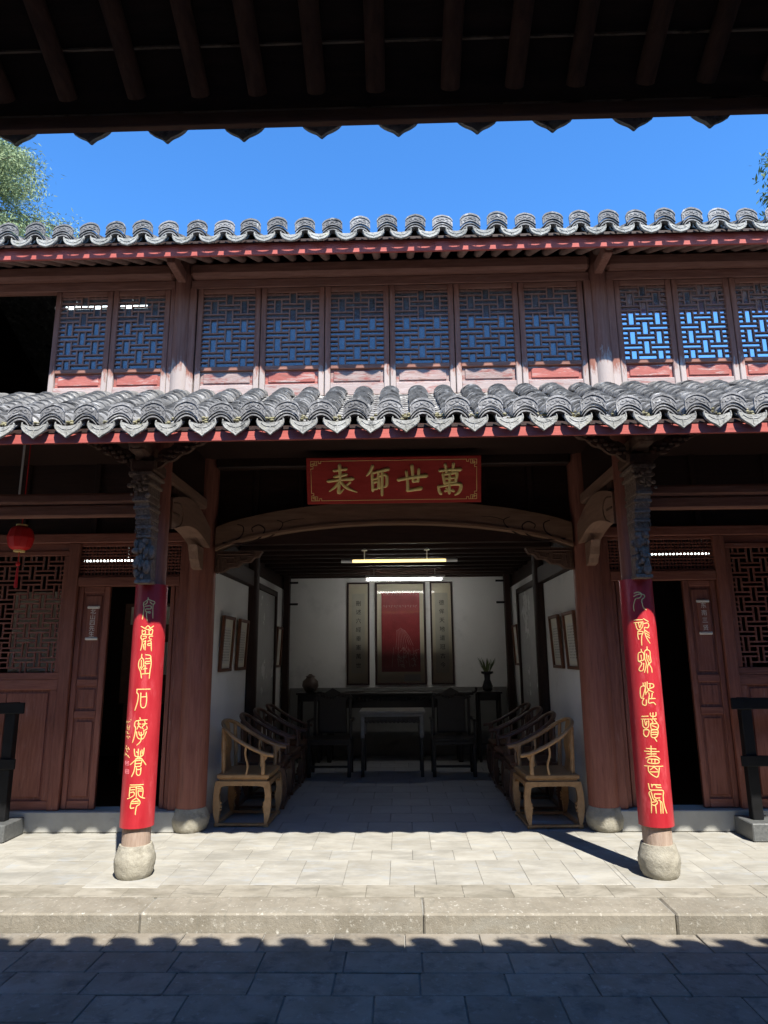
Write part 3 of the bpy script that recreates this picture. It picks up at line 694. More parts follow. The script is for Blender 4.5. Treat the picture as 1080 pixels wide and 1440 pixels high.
bx('window_head', 'upper_wood_h', hall, -1.865, 1.865, 5.683, 5.76, 4.994, 5.083, .006)
MB().box(-1.865, 1.865, 5.615, 5.74, 5.086, 5.228, .03).build('eave_beam', 'upper_wood_h', hall)
bx('sill_beam', 'upper_wood_h', hall, -5.9, 5.9, 5.70, 5.80, 3.66, 3.895, 0)
bx('soffit_board', 'dark_wood_h', hall, -5.9, 5.9, 5.70, 5.74, 5.229, 5.365, 0)

# ------------------------------------------------------------------ roofs
def arc_band(mb, zb, zt, y0, y1, hw=.086, n=12, rise=.06, edge=1.0, peak=0.0, rtop=None, cham=.010):
    t = []; b = []
    for k in range(n + 1):
        u = -1 + 2 * k / n; a = rise * (1 - u * u)
        b.append((hw * u, zb + a)); t.append((hw * u * edge, zt + (a if rtop is None else rtop * (1 - u * u)) - cham * abs(u) ** 5 + peak * max(0, 1 - abs(u) * 2.2)))
    mb.strip(t, b, 'y', y0, y1)
def top_rim(mb):
    t = []; b = []
    for k in range(13):
        u = -1 + 2 * k / 12; z = .148 + .024 * (1 - u * u) - .03 * abs(u) ** 5 + .006 * max(0, 1 - abs(u) * 2.2)
        t.append((.087 * u, z + .004)); b.append((.087 * u, z - .013))
    mb.strip(t, b, 'y', -.007, .002)
def cap_plate_mesh():
    mb = MB()
    arc_band(mb, .046, .148, 0, .014, edge=1.0, peak=.006, rtop=.024, cham=.03)
    top_rim(mb); arc_band(mb, .042, .052, -.006, .0)
    # low relief
    def F(u, v, h): return (u, -h, v + .06 * (1 - (u / .086) ** 2))
    for s in (-1, 1):
        brush(mb, [(s * .012, .066, .009), (s * .036, .060, .009), (s * .052, .074, .009), (s * .04, .088, .008), (s * .028, .080, .007)], F, .6, 5, 2)
        brush(mb, [(s * .074, .062, .008), (s * .066, .078, .008), (s * .074, .094, .007)], F, .6, 5, 2)
    mb.ball((0, -.001, .138), .012, 1.2, .6, 1, 8, 5)
    # two tile ends showing below
    arc_band(mb, .024, .037, .004, .06); arc_band(mb, .004, .017, .012, .06, hw=.08)
    return mb
def drip_mesh(half=None):
    mb = MB()
    round_ = half is not None
    if not round_: half = [(.096, -.004), (.097, -.026), (.088, -.052), (.067, -.074), (.040, -.092), (.018, -.106), (0, -.122)]
    up = [(.096, -.004), (.064, -.016), (.034, -.026), (0, -.030)]
    out = [(x, z) for x, z in half] + [(-x, z) for x, z in half[-2::-1]]
    inn = [(-x, z) for x, z in up[1:]] + [(x, z) for x, z in up[-2:0:-1]]
    outline = out + inn
    mb.prism(outline, 'y', .0, .012)
    # raised rim along the tongue
    def F(u, v, h): return (u, -h, v)
    brush(mb, [(x * .93, z + .004, .010) for x, z in half] , F, .6, 5, 2); brush(mb, [(-x * .93, z + .004, .010) for x, z in half], F, .6, 5, 2)
    brush(mb, [(-.062, -.030, .007), (-.034, -.052, .007), (0, -.058, .007), (.034, -.052, .007), (.062, -.030, .007)], F, .6, 5, 2)
    brush(mb, [(0, -.06, .008), (0, half[-1][1] + .022, .006)], F, .6, 5, 2)
    mtx = Matrix.Rotation(R(16), 4, 'X')      # tongue leans outward at its tip
    mb.xf(Matrix.Rotation(R(-5), 4, 'X')); return mb
def cap_tile_mesh(L=.20, hw=.084, rise=.066, th=.017, n=8):
    mb = MB(); vs = []; fs = []
    for yy, sc in ((0, 1.0), (L, .94)):
        for r_ in (0, th):
            for k in range(n + 1):
                t = math.pi * (k / n - .5)
                vs.append(((hw - r_) * math.sin(t) * sc, yy, (rise - r_) * math.cos(t) * sc))
    m = n + 1
    for k in range(n):
        fs += [(k, k + 1, 2 * m + k + 1, 2 * m + k), (m + k + 1, m + k, 3 * m + k, 3 * m + k + 1), (k + 1, k, m + k, m + k + 1)]
    fs += [(0, 2 * m, 3 * m, m), (n, m + n, 3 * m + n, 2 * m + n)]
    return mb.add(vs, fs)
PLATE = cap_plate_mesh().mesh('eave_tile', 'tile_cap', 35); DRIP = drip_mesh().mesh('drip_tile', 'tile_drip', 35); DRIP_UP = drip_mesh([(.092, -.004), (.090, -.030), (.078, -.056), (.056, -.076), (.030, -.087), (.012, -.092), (0, -.096)]).mesh('drip_tile', 'tile_drip', 35)
DRIP_NEAR = drip_mesh([(.082, -.004), (.082, -.050), (.076, -.078), (.061, -.099), (.039, -.113), (.018, -.122), (0, -.137)]).mesh('drip_tile', 'tile_drip', 35)
CAP = cap_tile_mesh().mesh('cap_tile', 'tile_grey', 35)
CAPB = cap_tile_mesh(); PANB = cap_tile_mesh(.20, .10, .05, .012, 6).xf(Matrix.Rotation(math.pi, 4, 'Y'))
def roof(root, name, Ye, Zt, slope, depth, X0, X1, phase, pitch, face, nobj, xobj, rnd, rafters=None, deckmat='dark_wood_y', weeds=0, drip=None):
    a = math.atan(slope); rz = 0 if face > 0 else math.pi
    def W(x, dy, z): return Vector((x, Ye + face * dy, z))
    dk = MB()
    vs = []
    for dy, z in ((.05, Zt + .055), (depth, Zt + .055 + slope * (depth - .05)), (depth, Zt + .078 + slope * (depth - .05)), (.05, Zt + .078)):
        vs += [tuple(W(X0, dy, z)), tuple(W(X1, dy, z))]
    dk.add(vs, [(0, 1, 3, 2), (2, 3, 5, 4), (4, 5, 7, 6), (6, 7, 1, 0), (0, 2, 4, 6), (1, 7, 5, 3)])
    deck = dk.build(name, deckmat, root)
    e = .098; nt = int((depth - .06) / math.cos(a) / e)
    rest = MB(); pans = MB(); moss = MB()
    k0 = math.ceil((X0 + .1 - phase) / pitch); k1 = math.floor((X1 - .1 - phase) / pitch)
    for k in range(k0, k1 + 1):
        xd = phase + k * pitch; xc = xd + pitch / 2
        inst('drip_tile', drip or DRIP, W(xd + rnd.uniform(-.005, .005), .008, Zt + .119), deck, (rnd.uniform(-.05, .05), rnd.uniform(-.04, .04), rz + rnd.uniform(-.05, .05)))
        if xc < X1 - .1:
            inst('eave_tile', PLATE, W(xc + rnd.uniform(-.006, .006), .0 + rnd.uniform(0, .012), Zt + .086 + rnd.uniform(-.004, .006)), deck, (rnd.uniform(-.22, -.04), rnd.uniform(-.05, .05), rz + rnd.uniform(-.05, .05)))
        jx = 0
        for i in range(nt):
            s = .045 + i * e; dy = .02 + s * math.cos(a); jx = jx * .6 + rnd.uniform(-.007, .007)
            zz = Zt + .094 + s * math.sin(a)
            if xc < X1 - .1:
                rot = (a - R(9) + rnd.uniform(-.035, .035), rnd.uniform(-.09, .09), rz + rnd.uniform(-.06, .06))
                p = W(xc + jx, dy, zz + rnd.uniform(0, .004))
                if i < nobj and abs(xc) < xobj: inst('cap_tile', CAP, p, deck, rot)
                else:
                    mt = Matrix.Translation(p) @ Euler(rot).to_matrix().to_4x4()
                    rest.add([mt @ Vector(v) for v in CAPB.v], CAPB.f)
            if True:
                mt = Matrix.Translation(W(xd, dy, zz + .017)) @ Euler((a - R(5), rnd.uniform(-.05, .05), rz)).to_matrix().to_4x4()
                pans.add([mt @ Vector(v) for v in PANB.v], PANB.f)
        if weeds:
            for q in range(rnd.randint(3, 14)):
                s = rnd.uniform(0, .12); moss.ball(W(xd + rnd.uniform(-.035, .035), .02 + s, Zt + .09 + s * slope + rnd.uniform(0, .03)), rnd.uniform(.006, .020), 1, 1.2, .7, 6, 4)
    if rest.v: rest.build('cap_tile', 'tile_grey', deck, smooth=35, kind='stuff')
    pans.build('pan_tile', 'tile_grey', deck, smooth=35, kind='stuff')
    if weeds: moss.build('moss', 'moss', deck, smooth=True, kind='stuff')
    if rafters:
        r_, sp, end = rafters; x = X0 + .1
        mb = MB().tube([(0, .125 if drip else .085, .02 if drip else 0), (0, end, (end - .085) * slope)], r_, 10)
        me = mb.mesh('rafter', 'rafter_wood', True)
        while x < X1:
            inst('rafter', me, W(x, 0, Zt + .054 - r_ * 1.05 + .035 * slope - (.034 if drip else 0)), deck, (0, 0, rz)); x += sp
    return deck, W
rn = random.Random(3)
lower, WL = roof(hall, 'lower_roof', 4.39, 3.096, .586, 1.31, -5.9, 5.9, .124, .237, 1, 12, 2.9, rn, (.035, .17, 1.28), weeds=1)
bx('fascia', 'fascia_red', lower, -5.9, 5.9, 4.446, 4.47, 3.076, 3.153, .003)
upper, WU = roof(hall, 'upper_roof', 5.04, 5.012, .5, 3.78, -5.9, 5.9, .115, .2335, 1, 2, 3.9, rn, (.038, .158, .66), drip=DRIP_UP)
bx('fascia', 'fascia_red', upper, -5.9, 5.9, 5.128, 5.152, 4.974, 5.085, .003)
# rear slope closing the hall
MB().add([(-5.9, 8.8, 6.96), (5.9, 8.8, 6.96), (5.9, 12.2, 5.2), (-5.9, 12.2, 5.2), (-5.9, 8.8, 6.90), (5.9, 8.8, 6.90), (5.9, 12.2, 5.14), (-5.9, 12.2, 5.14)],
         [(0, 1, 2, 3), (7, 6, 5, 4), (0, 4, 5, 1), (1, 5, 6, 2), (2, 6, 7, 3), (3, 7, 4, 0)]).build('rear_slope', 'tile_grey', upper)
MB().box(-5.9, 5.9, 8.70, 8.92, 6.90, 7.12, .03).build('ridge', 'tile_grey', upper)

# ------------------------------------------------------------------ gallery roof over the viewer
gal = empty('near_gallery', (0, -1, -.12), label='dark roof of the near gallery hanging over the top of the view', category='building')
NE, NZ, NS = 1.955, 3.338, .5
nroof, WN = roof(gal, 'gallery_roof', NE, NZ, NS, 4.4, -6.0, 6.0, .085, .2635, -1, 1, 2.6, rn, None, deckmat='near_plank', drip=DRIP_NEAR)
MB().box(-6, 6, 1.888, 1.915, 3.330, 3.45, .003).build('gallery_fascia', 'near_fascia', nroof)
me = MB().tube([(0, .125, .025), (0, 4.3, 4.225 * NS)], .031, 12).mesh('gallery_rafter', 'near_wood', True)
RX = [-.991, -.764, -.555, -.368, -.177, .013, .254, .46, .657, .878, 1.071]
RX = [-.991 - .205 * k for k in range(12, 0, -1)] + RX + [1.071 + .205 * k for k in range(1, 12)]
for x in RX:
    inst('gallery_rafter', me, WN(x, 0, NZ + .054 - .028), nroof, (0, rn.uniform(-.006, .006), math.pi + rn.uniform(-.012, .012)))
s = .06
while s < 4.2:
    w = .165 + rn.uniform(-.02, .02); z0 = NZ + .050 + (s - .05) * NS; z1 = z0 + w * NS + .012
    vs = []
    for dy, z in ((s, z0 - .014), (s + w + .01, z1 - .012), (s + w + .01, z1), (s, z0)):
        vs += [tuple(WN(-6, dy, z)), tuple(WN(6, dy, z))]
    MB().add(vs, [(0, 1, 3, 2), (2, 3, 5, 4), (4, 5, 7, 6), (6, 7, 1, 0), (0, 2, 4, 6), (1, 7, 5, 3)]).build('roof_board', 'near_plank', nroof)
    if s < 1.5:
        p = WN(0, s + .004, z0 - .016); MB().box(-6, 6, p.y - .004, p.y + .004, p.z - .003, p.z + .004).build('board_seam', 'near_seam', nroof)
    s += w
MB().box(-6, 6, -2.7, -2.5, -.14, 5.3).build('gallery_wall', 'plaster', gal)
for sx in (-1, 1):
    MB().box(sx * 6.02, sx * 6.2, -2.7, 6.6, -.15, 4.6).build('court_side_wall', 'court_wall', gal)  # unseen walls added to block side sky and bounce sun into the hall
    MB().lathe([(.11, -.12), (.115, .8), (.105, 3.5)], (sx * 2.6, 1.05, 0), 20).build('gallery_column', 'column_red', gal, smooth=True)

# ------------------------------------------------------------------ couplet boards on the porch columns
def py2z(py, Y): return 1.6 + Y * math.tan(R(12.05) - math.atan((py - 720) / 940))
SEAL_L = [  # crop origin y, centre line (x at y=0, slope), strokes in crop pixels (13.09 per photo pixel)
 (810, 630, -.0626, [[(545,355),(545,385)],[(545,385),(500,420),(462,450),(480,478),(520,455),(532,420)],[(555,390),(610,408),(662,432),(655,465),(610,465),(580,430)],[(458,480),(470,560),(440,750)],[(652,465),(630,520),(628,730)],[(490,512),(590,505),(590,560),(508,562),(505,612),(580,615),(572,642),(520,622),(515,690),(530,780)],
   [(420,885),(510,940),(560,940),(640,880)],[(490,930),(540,875),(590,930)],[(440,955),(440,1025),(490,1025),(490,965),(440,985)],[(560,960),(565,1030),(615,1025),(620,940),(560,975)],[(440,1040),(610,1040)],[(425,1050),(415,1100),(435,1140),(435,1230),(410,1330)],[(455,1072),(510,1072),(500,1110),(455,1115),(460,1142)],[(625,1067),(565,1077),(570,1120),(602,1125)],[(460,1172),(500,1162),(480,1210),(460,1232),(470,1310)],[(495,1150),(490,1325)],[(540,1162),(590,1155),(590,1200),(540,1210),(540,1240),(580,1242)],[(597,1200),(600,1340)]]),
 (910, 550, -.0646, [[(435,95),(430,150),(462,200),(462,310),(440,342)],[(430,160),(385,220),(375,310),(390,370),(410,420),(425,535)],[(425,210),(425,330)],[(410,332),(430,380)],[(500,105),(582,120),(582,170),(500,180)],[(582,170),(582,225),(500,232),(500,272),(570,267)],[(592,150),(597,280),(577,400),(562,545)],[(490,300),(490,460)],[(455,370),(522,360)],[(425,462),(562,452)],
   [(345,745),(575,745)],[(350,745),(345,810),(370,850),(355,980),(310,1135)],[(415,815),(410,1040),(450,1090),(495,1060),(515,950),(510,815)],[(415,890),(510,885)]]),
 (990, 547, -.0674, [[(460,230),(470,270)],[(585,270),(400,285),(365,370),(385,420),(365,560),(330,685)],[(430,290),(440,350),(410,440)],[(420,342),(470,345)],[(540,290),(550,350),(500,400),(520,440)],[(500,347),(580,342)],[(440,380),(480,420)],[(575,390),(582,440),(520,470)],[(400,490),(410,580),(450,620),(520,610),(570,490)],[(440,490),(450,540),(480,560),(520,530),(530,480)],[(480,500),(480,620),(460,680),(405,735)],
   [(360,810),(370,930),(420,950)],[(430,810),(425,930)],[(398,860),(430,890)],[(470,850),(465,930)],[(530,800),(510,920),(460,950)],[(492,830),(495,900)],[(440,950),(360,1030),(290,1100)],[(430,950),(490,1000),(555,1110)],[(365,1030),(480,1022),(475,1080),(460,1130),(370,1135)],[(370,1082),(475,1077)],[(385,990),(470,990)],[(375,1040),(365,1150),(345,1240),(310,1320)],[(395,1160),(395,1270),(430,1300),(460,1270),(470,1160)],[(395,1192),(470,1187)]]),
 (1060, 552, -.0667, [[(355,560),(575,560)],[(350,610),(340,700),(335,775)],[(350,602),(450,597)],[(460,597),(550,602),(570,690),(555,790)],[(455,592),(455,800)],[(365,652),(430,647)],[(480,632),(550,642)],[(485,672),(550,682)],[(360,702),(410,692),(420,740),(380,780),(305,820)],[(485,692),(500,760),(545,800),(595,820)],[(440,812),(380,860),(360,920),(355,990),(410,985)],[(460,807),(510,860),(510,920),(460,960),(440,1050),(435,1110)],[(385,872),(500,862)],[(370,907),(490,902)]]),
]
SEAL_R = [
 (810, 338, .0845, [[(335,360),(400,345),(450,365),(460,410),(430,450),(370,460),(345,500),(325,600),(335,685)],[(330,420),(390,390),(450,380),(510,400),(515,440),(470,490),(480,570),(500,630),(545,670)],
   [(340,855),(480,850)],[(335,905),(490,892)],[(360,920),(385,1010),(430,1040),(480,980),(490,910)],[(410,912),(435,1000),(460,912)],[(405,1062),(400,1140),(415,1210)],[(405,1062),(490,1072),(470,1140),(465,1230),(470,1315)],[(410,1112),(480,1107)],[(500,835),(580,885)],[(510,922),(570,912),(590,960),(570,1000),(520,992),(515,1040),(530,1120),(560,1200),(610,1280)],[(530,1050),(595,1095)],[(545,1100),(600,1140)],[(560,1150),(605,1185)]]),
 (900, 312, .0993, [[(335,215),(340,260),(295,280),(285,350),(295,430),(340,450),(350,490),(310,560),(312,600),(350,610),(380,580),(385,470)],[(340,260),(380,290),(385,400),(340,420),(300,432)],[(335,320),(345,400)],[(435,170),(435,220),(400,250),(400,380),(430,480),(400,635)],[(435,220),(485,250),(495,350),(510,440),(480,480),(520,560),(530,635)],[(430,300),(440,400),(470,460),(450,540),(455,645)],[(460,330),(480,420)],
   [(380,830),(380,880),(340,910),(335,1000),(350,1100),(400,1110)],[(380,880),(420,900),(400,1010),(380,1090)],[(400,1110),(375,1180),(390,1230),(440,1230),(440,1140)],[(415,820),(420,900),(430,1040)],[(450,810),(450,900),(470,960),(440,1010)],[(480,840),(550,850),(560,900),(500,930),(470,950),(560,1000)],[(500,860),(500,920)],[(480,1010),(490,1060),(480,1190),(560,1185),(600,1225)],[(540,1020),(530,1110)],[(490,1117),(590,1112)]]),
 (990, 372, .0938, [[(310,265),(420,257)],[(305,317),(430,312)],[(325,340),(335,440),(380,480),(425,450),(430,340)],[(360,340),(385,430),(400,350)],[(350,512),(350,590),(390,635),(425,600),(435,512),(350,512)],[(455,200),(465,255),(545,255),(550,190)],[(500,195),(500,310)],[(445,312),(560,307)],[(480,330),(500,370),(460,400)],[(530,330),(575,390)],[(460,402),(580,397),(580,490),(480,492),(460,402)],[(490,430),(560,460)],[(475,512),(475,620),(520,650),(575,620),(585,512),(475,512)],[(485,552),(575,550)],[(485,592),(575,590)],[(530,650),(570,715)],
   [(475,800),(480,960)],[(400,850),(560,855)],[(370,902),(610,902)],[(410,950),(560,945)],[(390,1030),(470,992),(560,992),(625,1040)],[(440,1040),(430,1110),(600,1115),(590,1050),(440,1042)],[(490,1040),(490,1110)],[(545,1040),(545,1110)],[(375,1172),(675,1172)],[(435,1190),(450,1280),(550,1360),(600,1350),(620,1200)],[(530,1182),(470,1240)],[(530,1182),(590,1240)],[(470,1277),(600,1272)]]),
 (1060, 460, .0857, [[(440,580),(460,680),(500,700),(450,750),(490,880),(495,1110)],[(490,590),(500,640)],[(500,622),(520,592),(640,597)],[(570,642),(650,642)],[(560,602),(580,640)],[(500,692),(660,692),(690,730),(685,800),(700,950),(745,1110)],[(540,762),(650,762)],[(540,772),(550,832),(630,832)],[(490,740),(520,850),(560,900),(490,920)],[(560,860),(590,920),(550,970),(500,960)],[(560,972),(575,1110)],[(610,872),(640,900),(650,1110)],[(660,900),(680,1000),(685,1110)]]),
]
BR = .128
def couplet(sx, chars, label):
    X, Y = sx * CX, 5.39
    PHI = math.atan2(.075 - X, Y); TURN = R(-13) * sx
    sh = MB(); n = 22; A = R(78); vs = []; fs = []
    for z in (.355, 2.165):
        for r_ in (BR, BR - .016):
            for k in range(n + 1):
                t = TURN - A + 2 * A * k / n; vs.append((X + r_ * math.sin(t), Y - r_ * math.cos(t), z))
    m = n + 1
    for k in range(n):
        fs += [(k, k + 1, 2 * m + k + 1, 2 * m + k), (m + k + 1, m + k, 3 * m + k, 3 * m + k + 1), (k + 1, k, m + k, m + k + 1), (2 * m + k, 2 * m + k + 1, 3 * m + k + 1, 3 * m + k)]
    fs += [(0, 2 * m, 3 * m, m), (n, m + n, 3 * m + n, 2 * m + n)]
    o = sh.add(vs, fs).build('couplet_board', 'banner_red', None, smooth=30, label=label, category='couplet', group='curved couplet boards on the porch columns')
    def F(u, v, h): 
        t = PHI + math.asin(max(-1, min(1, u / BR))); return (X + (BR + h) * math.sin(t), Y - (BR + h) * math.cos(t), v)
    def world(cy, x, y, c0, sl):
        py = cy + y / 13.09; u = (x - (c0 + sl * y)) / 13.09 * 5.02 / 940
        return u * 1.02, py2z(py, Y - BR)
    for (cy, c0, sl, strokes), cut in zip(chars, (820, 650, 760, 9999) if sx < 0 else (750, 720, 760, 9999)):
        for half in (0, 1):
            g_ = MB()
            for st in strokes:
                if (st[0][1] > cut) == bool(half): brush(g_, [(*world(cy, x, y, c0, sl), .0086) for x, y in st], F, .22, 5, 4)
            if g_.v: g_.build('character', 'gold_pale', o, smooth=True)
    if sx < 0:   # small signature column and two seals at the left edge
        q = random.Random(8); s_ = MB(); p_ = MB()
        for y0, wd, ht in ((245, 60, 75), (350, 55, 95), (490, 55, 60), (565, 45, 60), (680, 55, 130), (865, 65, 100)):
            for k in range(6):
                a = [(285 - (y0 - 245) * .09 - 15 + q.uniform(-.5, .5) * wd, y0 + q.random() * ht)]
                for j in range(2): a.append((a[-1][0] + q.uniform(-.4, .4) * wd, a[-1][1] + q.uniform(-.1, .35) * ht))
                brush(s_, [(*world(990, x, y, 547, -.0674), .0040) for x, y in a], F, .25, 4, 3)
        s_.build('signature', 'gold_pale', o, smooth=True, kind='stuff')
        for y0 in (1040, 1195):
            for x0, x1, ya, yb in ((205, 262, 0, 0), (205, 262, 72, 72), (205, 205, 0, 72), (262, 262, 0, 72), (225, 245, 22, 22), (225, 225, 22, 55), (245, 245, 22, 55)):
                brush(p_, [(*world(990, x0, y0 + ya, 547, -.0674), .0034), (*world(990, x1, y0 + yb, 547, -.0674), .0034)], F, .25, 4, 2)
        p_.build('seal_mark', 'seal_pink', o, smooth=True, kind='stuff')
couplet(-1, SEAL_L, 'curved red couplet board with gold seal script on the left porch column')
couplet(1, SEAL_R, 'curved red couplet board with gold seal script on the right porch column')

# ------------------------------------------------------------------ name board over the open bay
PW, PH = .868, .232
pq = empty('name_board', (.017, 6.50, 3.075), label='red name board with four large gold characters above the cambered beam', category='plaque')
pm = Matrix.Translation((.017, 6.53, 3.085)) @ Matrix.Rotation(R(19), 4, 'X') @ Matrix.Translation((0, 0, PH))
def PF(u, v, h): return tuple(pm @ Vector((u, -.02 - h, v)))
MB().box(-PW, PW, -.02, .02, -PH, PH, .004, pm).build('board', 'plaque_red', pq)
def z2p(x, y): return ((x - 515) / 475 * PW * 1.0, (206 - y + (x - 515) * -.018) / 125 * PH)
GLY = [[(765,155,15),(815,150,15),(877,148,19)],[(795,122,16),(803,168,13)],[(840,117,16),(834,165,13)],[(783,172,15),(792,224,15)],[(783,176,14),(830,168,15),(858,166,17),(850,215,14)],[(795,197,12),(846,192,13)],[(795,221,13),(850,213,13)],[(819,165,15),(817,275,15)],[(758,238,13),(762,262,16),(770,277,18)],[(757,242,12),(820,230,13),(872,226,17),(880,242,18),(868,270,17),(848,284,9)],[(800,250,10),(842,264,13)],[(793,264,12),(836,256,10)],
 [(540,205,17),(610,192,17),(692,182,21)],[(584,160,14),(590,215,15),(590,262,17)],[(588,262,16),(625,257,16),(662,250,21)],[(615,128,18),(619,175,15),(621,214,13)],[(652,148,15),(648,212,14)],[(621,214,12),(650,210,12)],
 [(402,130,16),(388,160,15),(368,184,8)],[(398,165,14),(400,264,15)],[(400,170,12),(430,165,13),(426,196,12),(400,200,12)],[(400,222,12),(430,216,13),(427,250,12),(400,256,12)],[(425,162,14),(486,148,18)],[(454,155,15),(452,220,14),(450,287,13)],[(432,188,13),(437,250,13)],[(432,188,12),(474,180,15),(476,232,15),(460,244,8)],
 [(190,158,14),(222,153,14),(256,148,17)],[(192,190,14),(258,177,15)],[(157,214,17),(220,206,15),(291,200,19)],[(222,128,18),(224,205,15)],[(222,208,15),(197,242,15),(163,268,7)],[(218,226,14),(214,276,17),(242,256,6)],[(224,213,12),(255,246,17),(314,272,6)],[(278,220,11),(248,242,10)]]
for i0, i1 in ((0, 12), (12, 18), (18, 26), (26, 34)):
    lt = MB()
    for st in GLY[i0:i1]: brush(lt, [(*z2p(x, y), w * .00205) for x, y, w in st], PF, .42, 8, 5)
    lt.build('character', 'gold', pq, smooth=60)
bd = MB(); U, V = PW - .045, PH - .035
def line(mb, pts, w, F, h=.5): 
    for a, b in zip(pts, pts[1:]): brush(mb, [(*a, w), (*b, w)], F, h, 4, 1, curve=False)
for s in (-1, 1):
    line(bd, [(-U + .10, s * V), (U - .10, s * V)], .006, PF); line(bd, [(s * U, -V + .075), (s * U, V - .075)], .006, PF)
    for t in (-1, 1):
        q = lambda a, b: (s * (U - a), t * (V - b))
        line(bd, [q(.10, 0), q(.10, .022), q(.08, .022), q(.08, 0), q(0, 0), q(0, .05), q(.022, .05), q(.022, .075), q(0, .075)], .006, PF)
        line(bd, [q(.06, 0), q(.06, .04), q(.022, .04), q(.022, .018), q(.042, .018)], .006, PF); line(bd, [q(0, .03), q(.042, .03), q(.042, .0)], .006, PF)
bd.build('border', 'gold', pq, smooth=True)

# ------------------------------------------------------------------ scrolls and pictures
def lettering(name, chars, size, x, y, ztop, dz, par, m, face=(1, 0, 0), wide=1.0):
    for k, ch in enumerate(chars):
        vs, fs = text_mesh(ch, size)
        MB().add([(x + v[0] * wide, y - .0015, ztop - k * dz + v[1]) for v in vs], fs).build(name, m, par)
def hanging(xc, w, z0, z1, label, group, cat, fr=.028):
    o = empty('hanging_scroll', (xc, 11.42, z0), label=label, category=cat); 
    if group: o['group'] = group
    y = 11.395
    for a, b, c, d in ((xc - w / 2, xc - w / 2 + fr, z0, z1), (xc + w / 2 - fr, xc + w / 2, z0, z1)): bx('frame_side', 'frame_dark', o, a, b, y, 11.428, c, d, .005)
    for c, d in ((z0, z0 + fr), (z1 - fr, z1)): bx('frame_bar', 'frame_dark', o, xc - w / 2 + fr, xc + w / 2 - fr, y, 11.428, c, d, .005)
    bx('mount', 'paper', o, xc - w / 2 + fr, xc + w / 2 - fr, 11.41, 11.42, z0 + fr, z1 - fr, 0)
    sheet('picture_glass', 'picture_glass', o, xc - w / 2 + fr, xc + w / 2 - fr, 11.402, z0 + fr, z1 - fr)
    return o
SL = hanging(-.655, .38, 1.11, 2.81, 'narrow calligraphy scroll in dark frame left of the red picture', 'calligraphy scrolls on the back wall', 'scroll')
SR = hanging(.752, .38, 1.11, 2.81, 'narrow calligraphy scroll in dark frame right of the red picture', 'calligraphy scrolls on the back wall', 'scroll')
SM = hanging(.058, .855, 1.11, 2.81, 'large framed red picture hanging in the middle of the back wall', None, 'picture', .035)
for o, xc in ((SL, -.655), (SR, .752)): bx('sheet', 'paper_grey', o, xc - .11, xc + .11, 11.4085, 11.4098, 1.30, 2.62, 0)
lettering('character', '刪述六經垂憲萬世', .092, -.65, 11.408, 2.45, .147, SL, 'ink')
lettering('character', '德侔天地道冠古今', .092, .757, 11.408, 2.45, .147, SR, 'ink')
bx('red_sheet', 'print_red', SM, -.262, .382, 11.4085, 11.4098, 1.32, 2.625, 0)
q = random.Random(4); fg = MB()          # faint pale lines of a plain standing robed shape
def FM(u, v, h): return (u + .04, 11.408 - h * .2, v)
for k in range(9):
    a = -.05 + k * .028; brush(fg, [(a * .6 - .02, 2.04 - abs(k - 4) * .01, .0055), (a * .9, 1.9, .0055), (a * 1.3, 1.72 + q.uniform(-.05, .05), .0055)], FM, .2, 4, 3)
for k in range(5): brush(fg, [(-.1 + k * .08, 1.72, .0045), (-.12 + k * .09, 1.52, .0045), (-.12 + k * .1 + q.uniform(-.02, .02), 1.40, .0045)], FM, .2, 4, 3)
for k in range(40):
    x, z = q.uniform(-.02, .3), q.uniform(1.42, 1.72); brush(fg, [(x, z, .0055), (x + q.uniform(-.03, .03), z + q.uniform(-.04, .04), .0055), (x + q.uniform(-.05, .05), z + q.uniform(-.05, .05), .0045)], FM, .2, 4, 2)
for k in range(22):
    x = -.27 + k * .027; brush(fg, [(x, 2.60, .006), (x + .008, 2.59, .006)], FM, .2, 4, 2); brush(fg, [(x, 2.42, .0055), (x, 2.40 - (k % 3) * .01, .0055)], FM, .2, 4, 2)
fg.build('faint_drawing', 'print_pale', SM)
bx('plain_strip', 'paper_white', SM, .11, .38, 11.4085, 11.4098, 1.17, 1.28, 0)

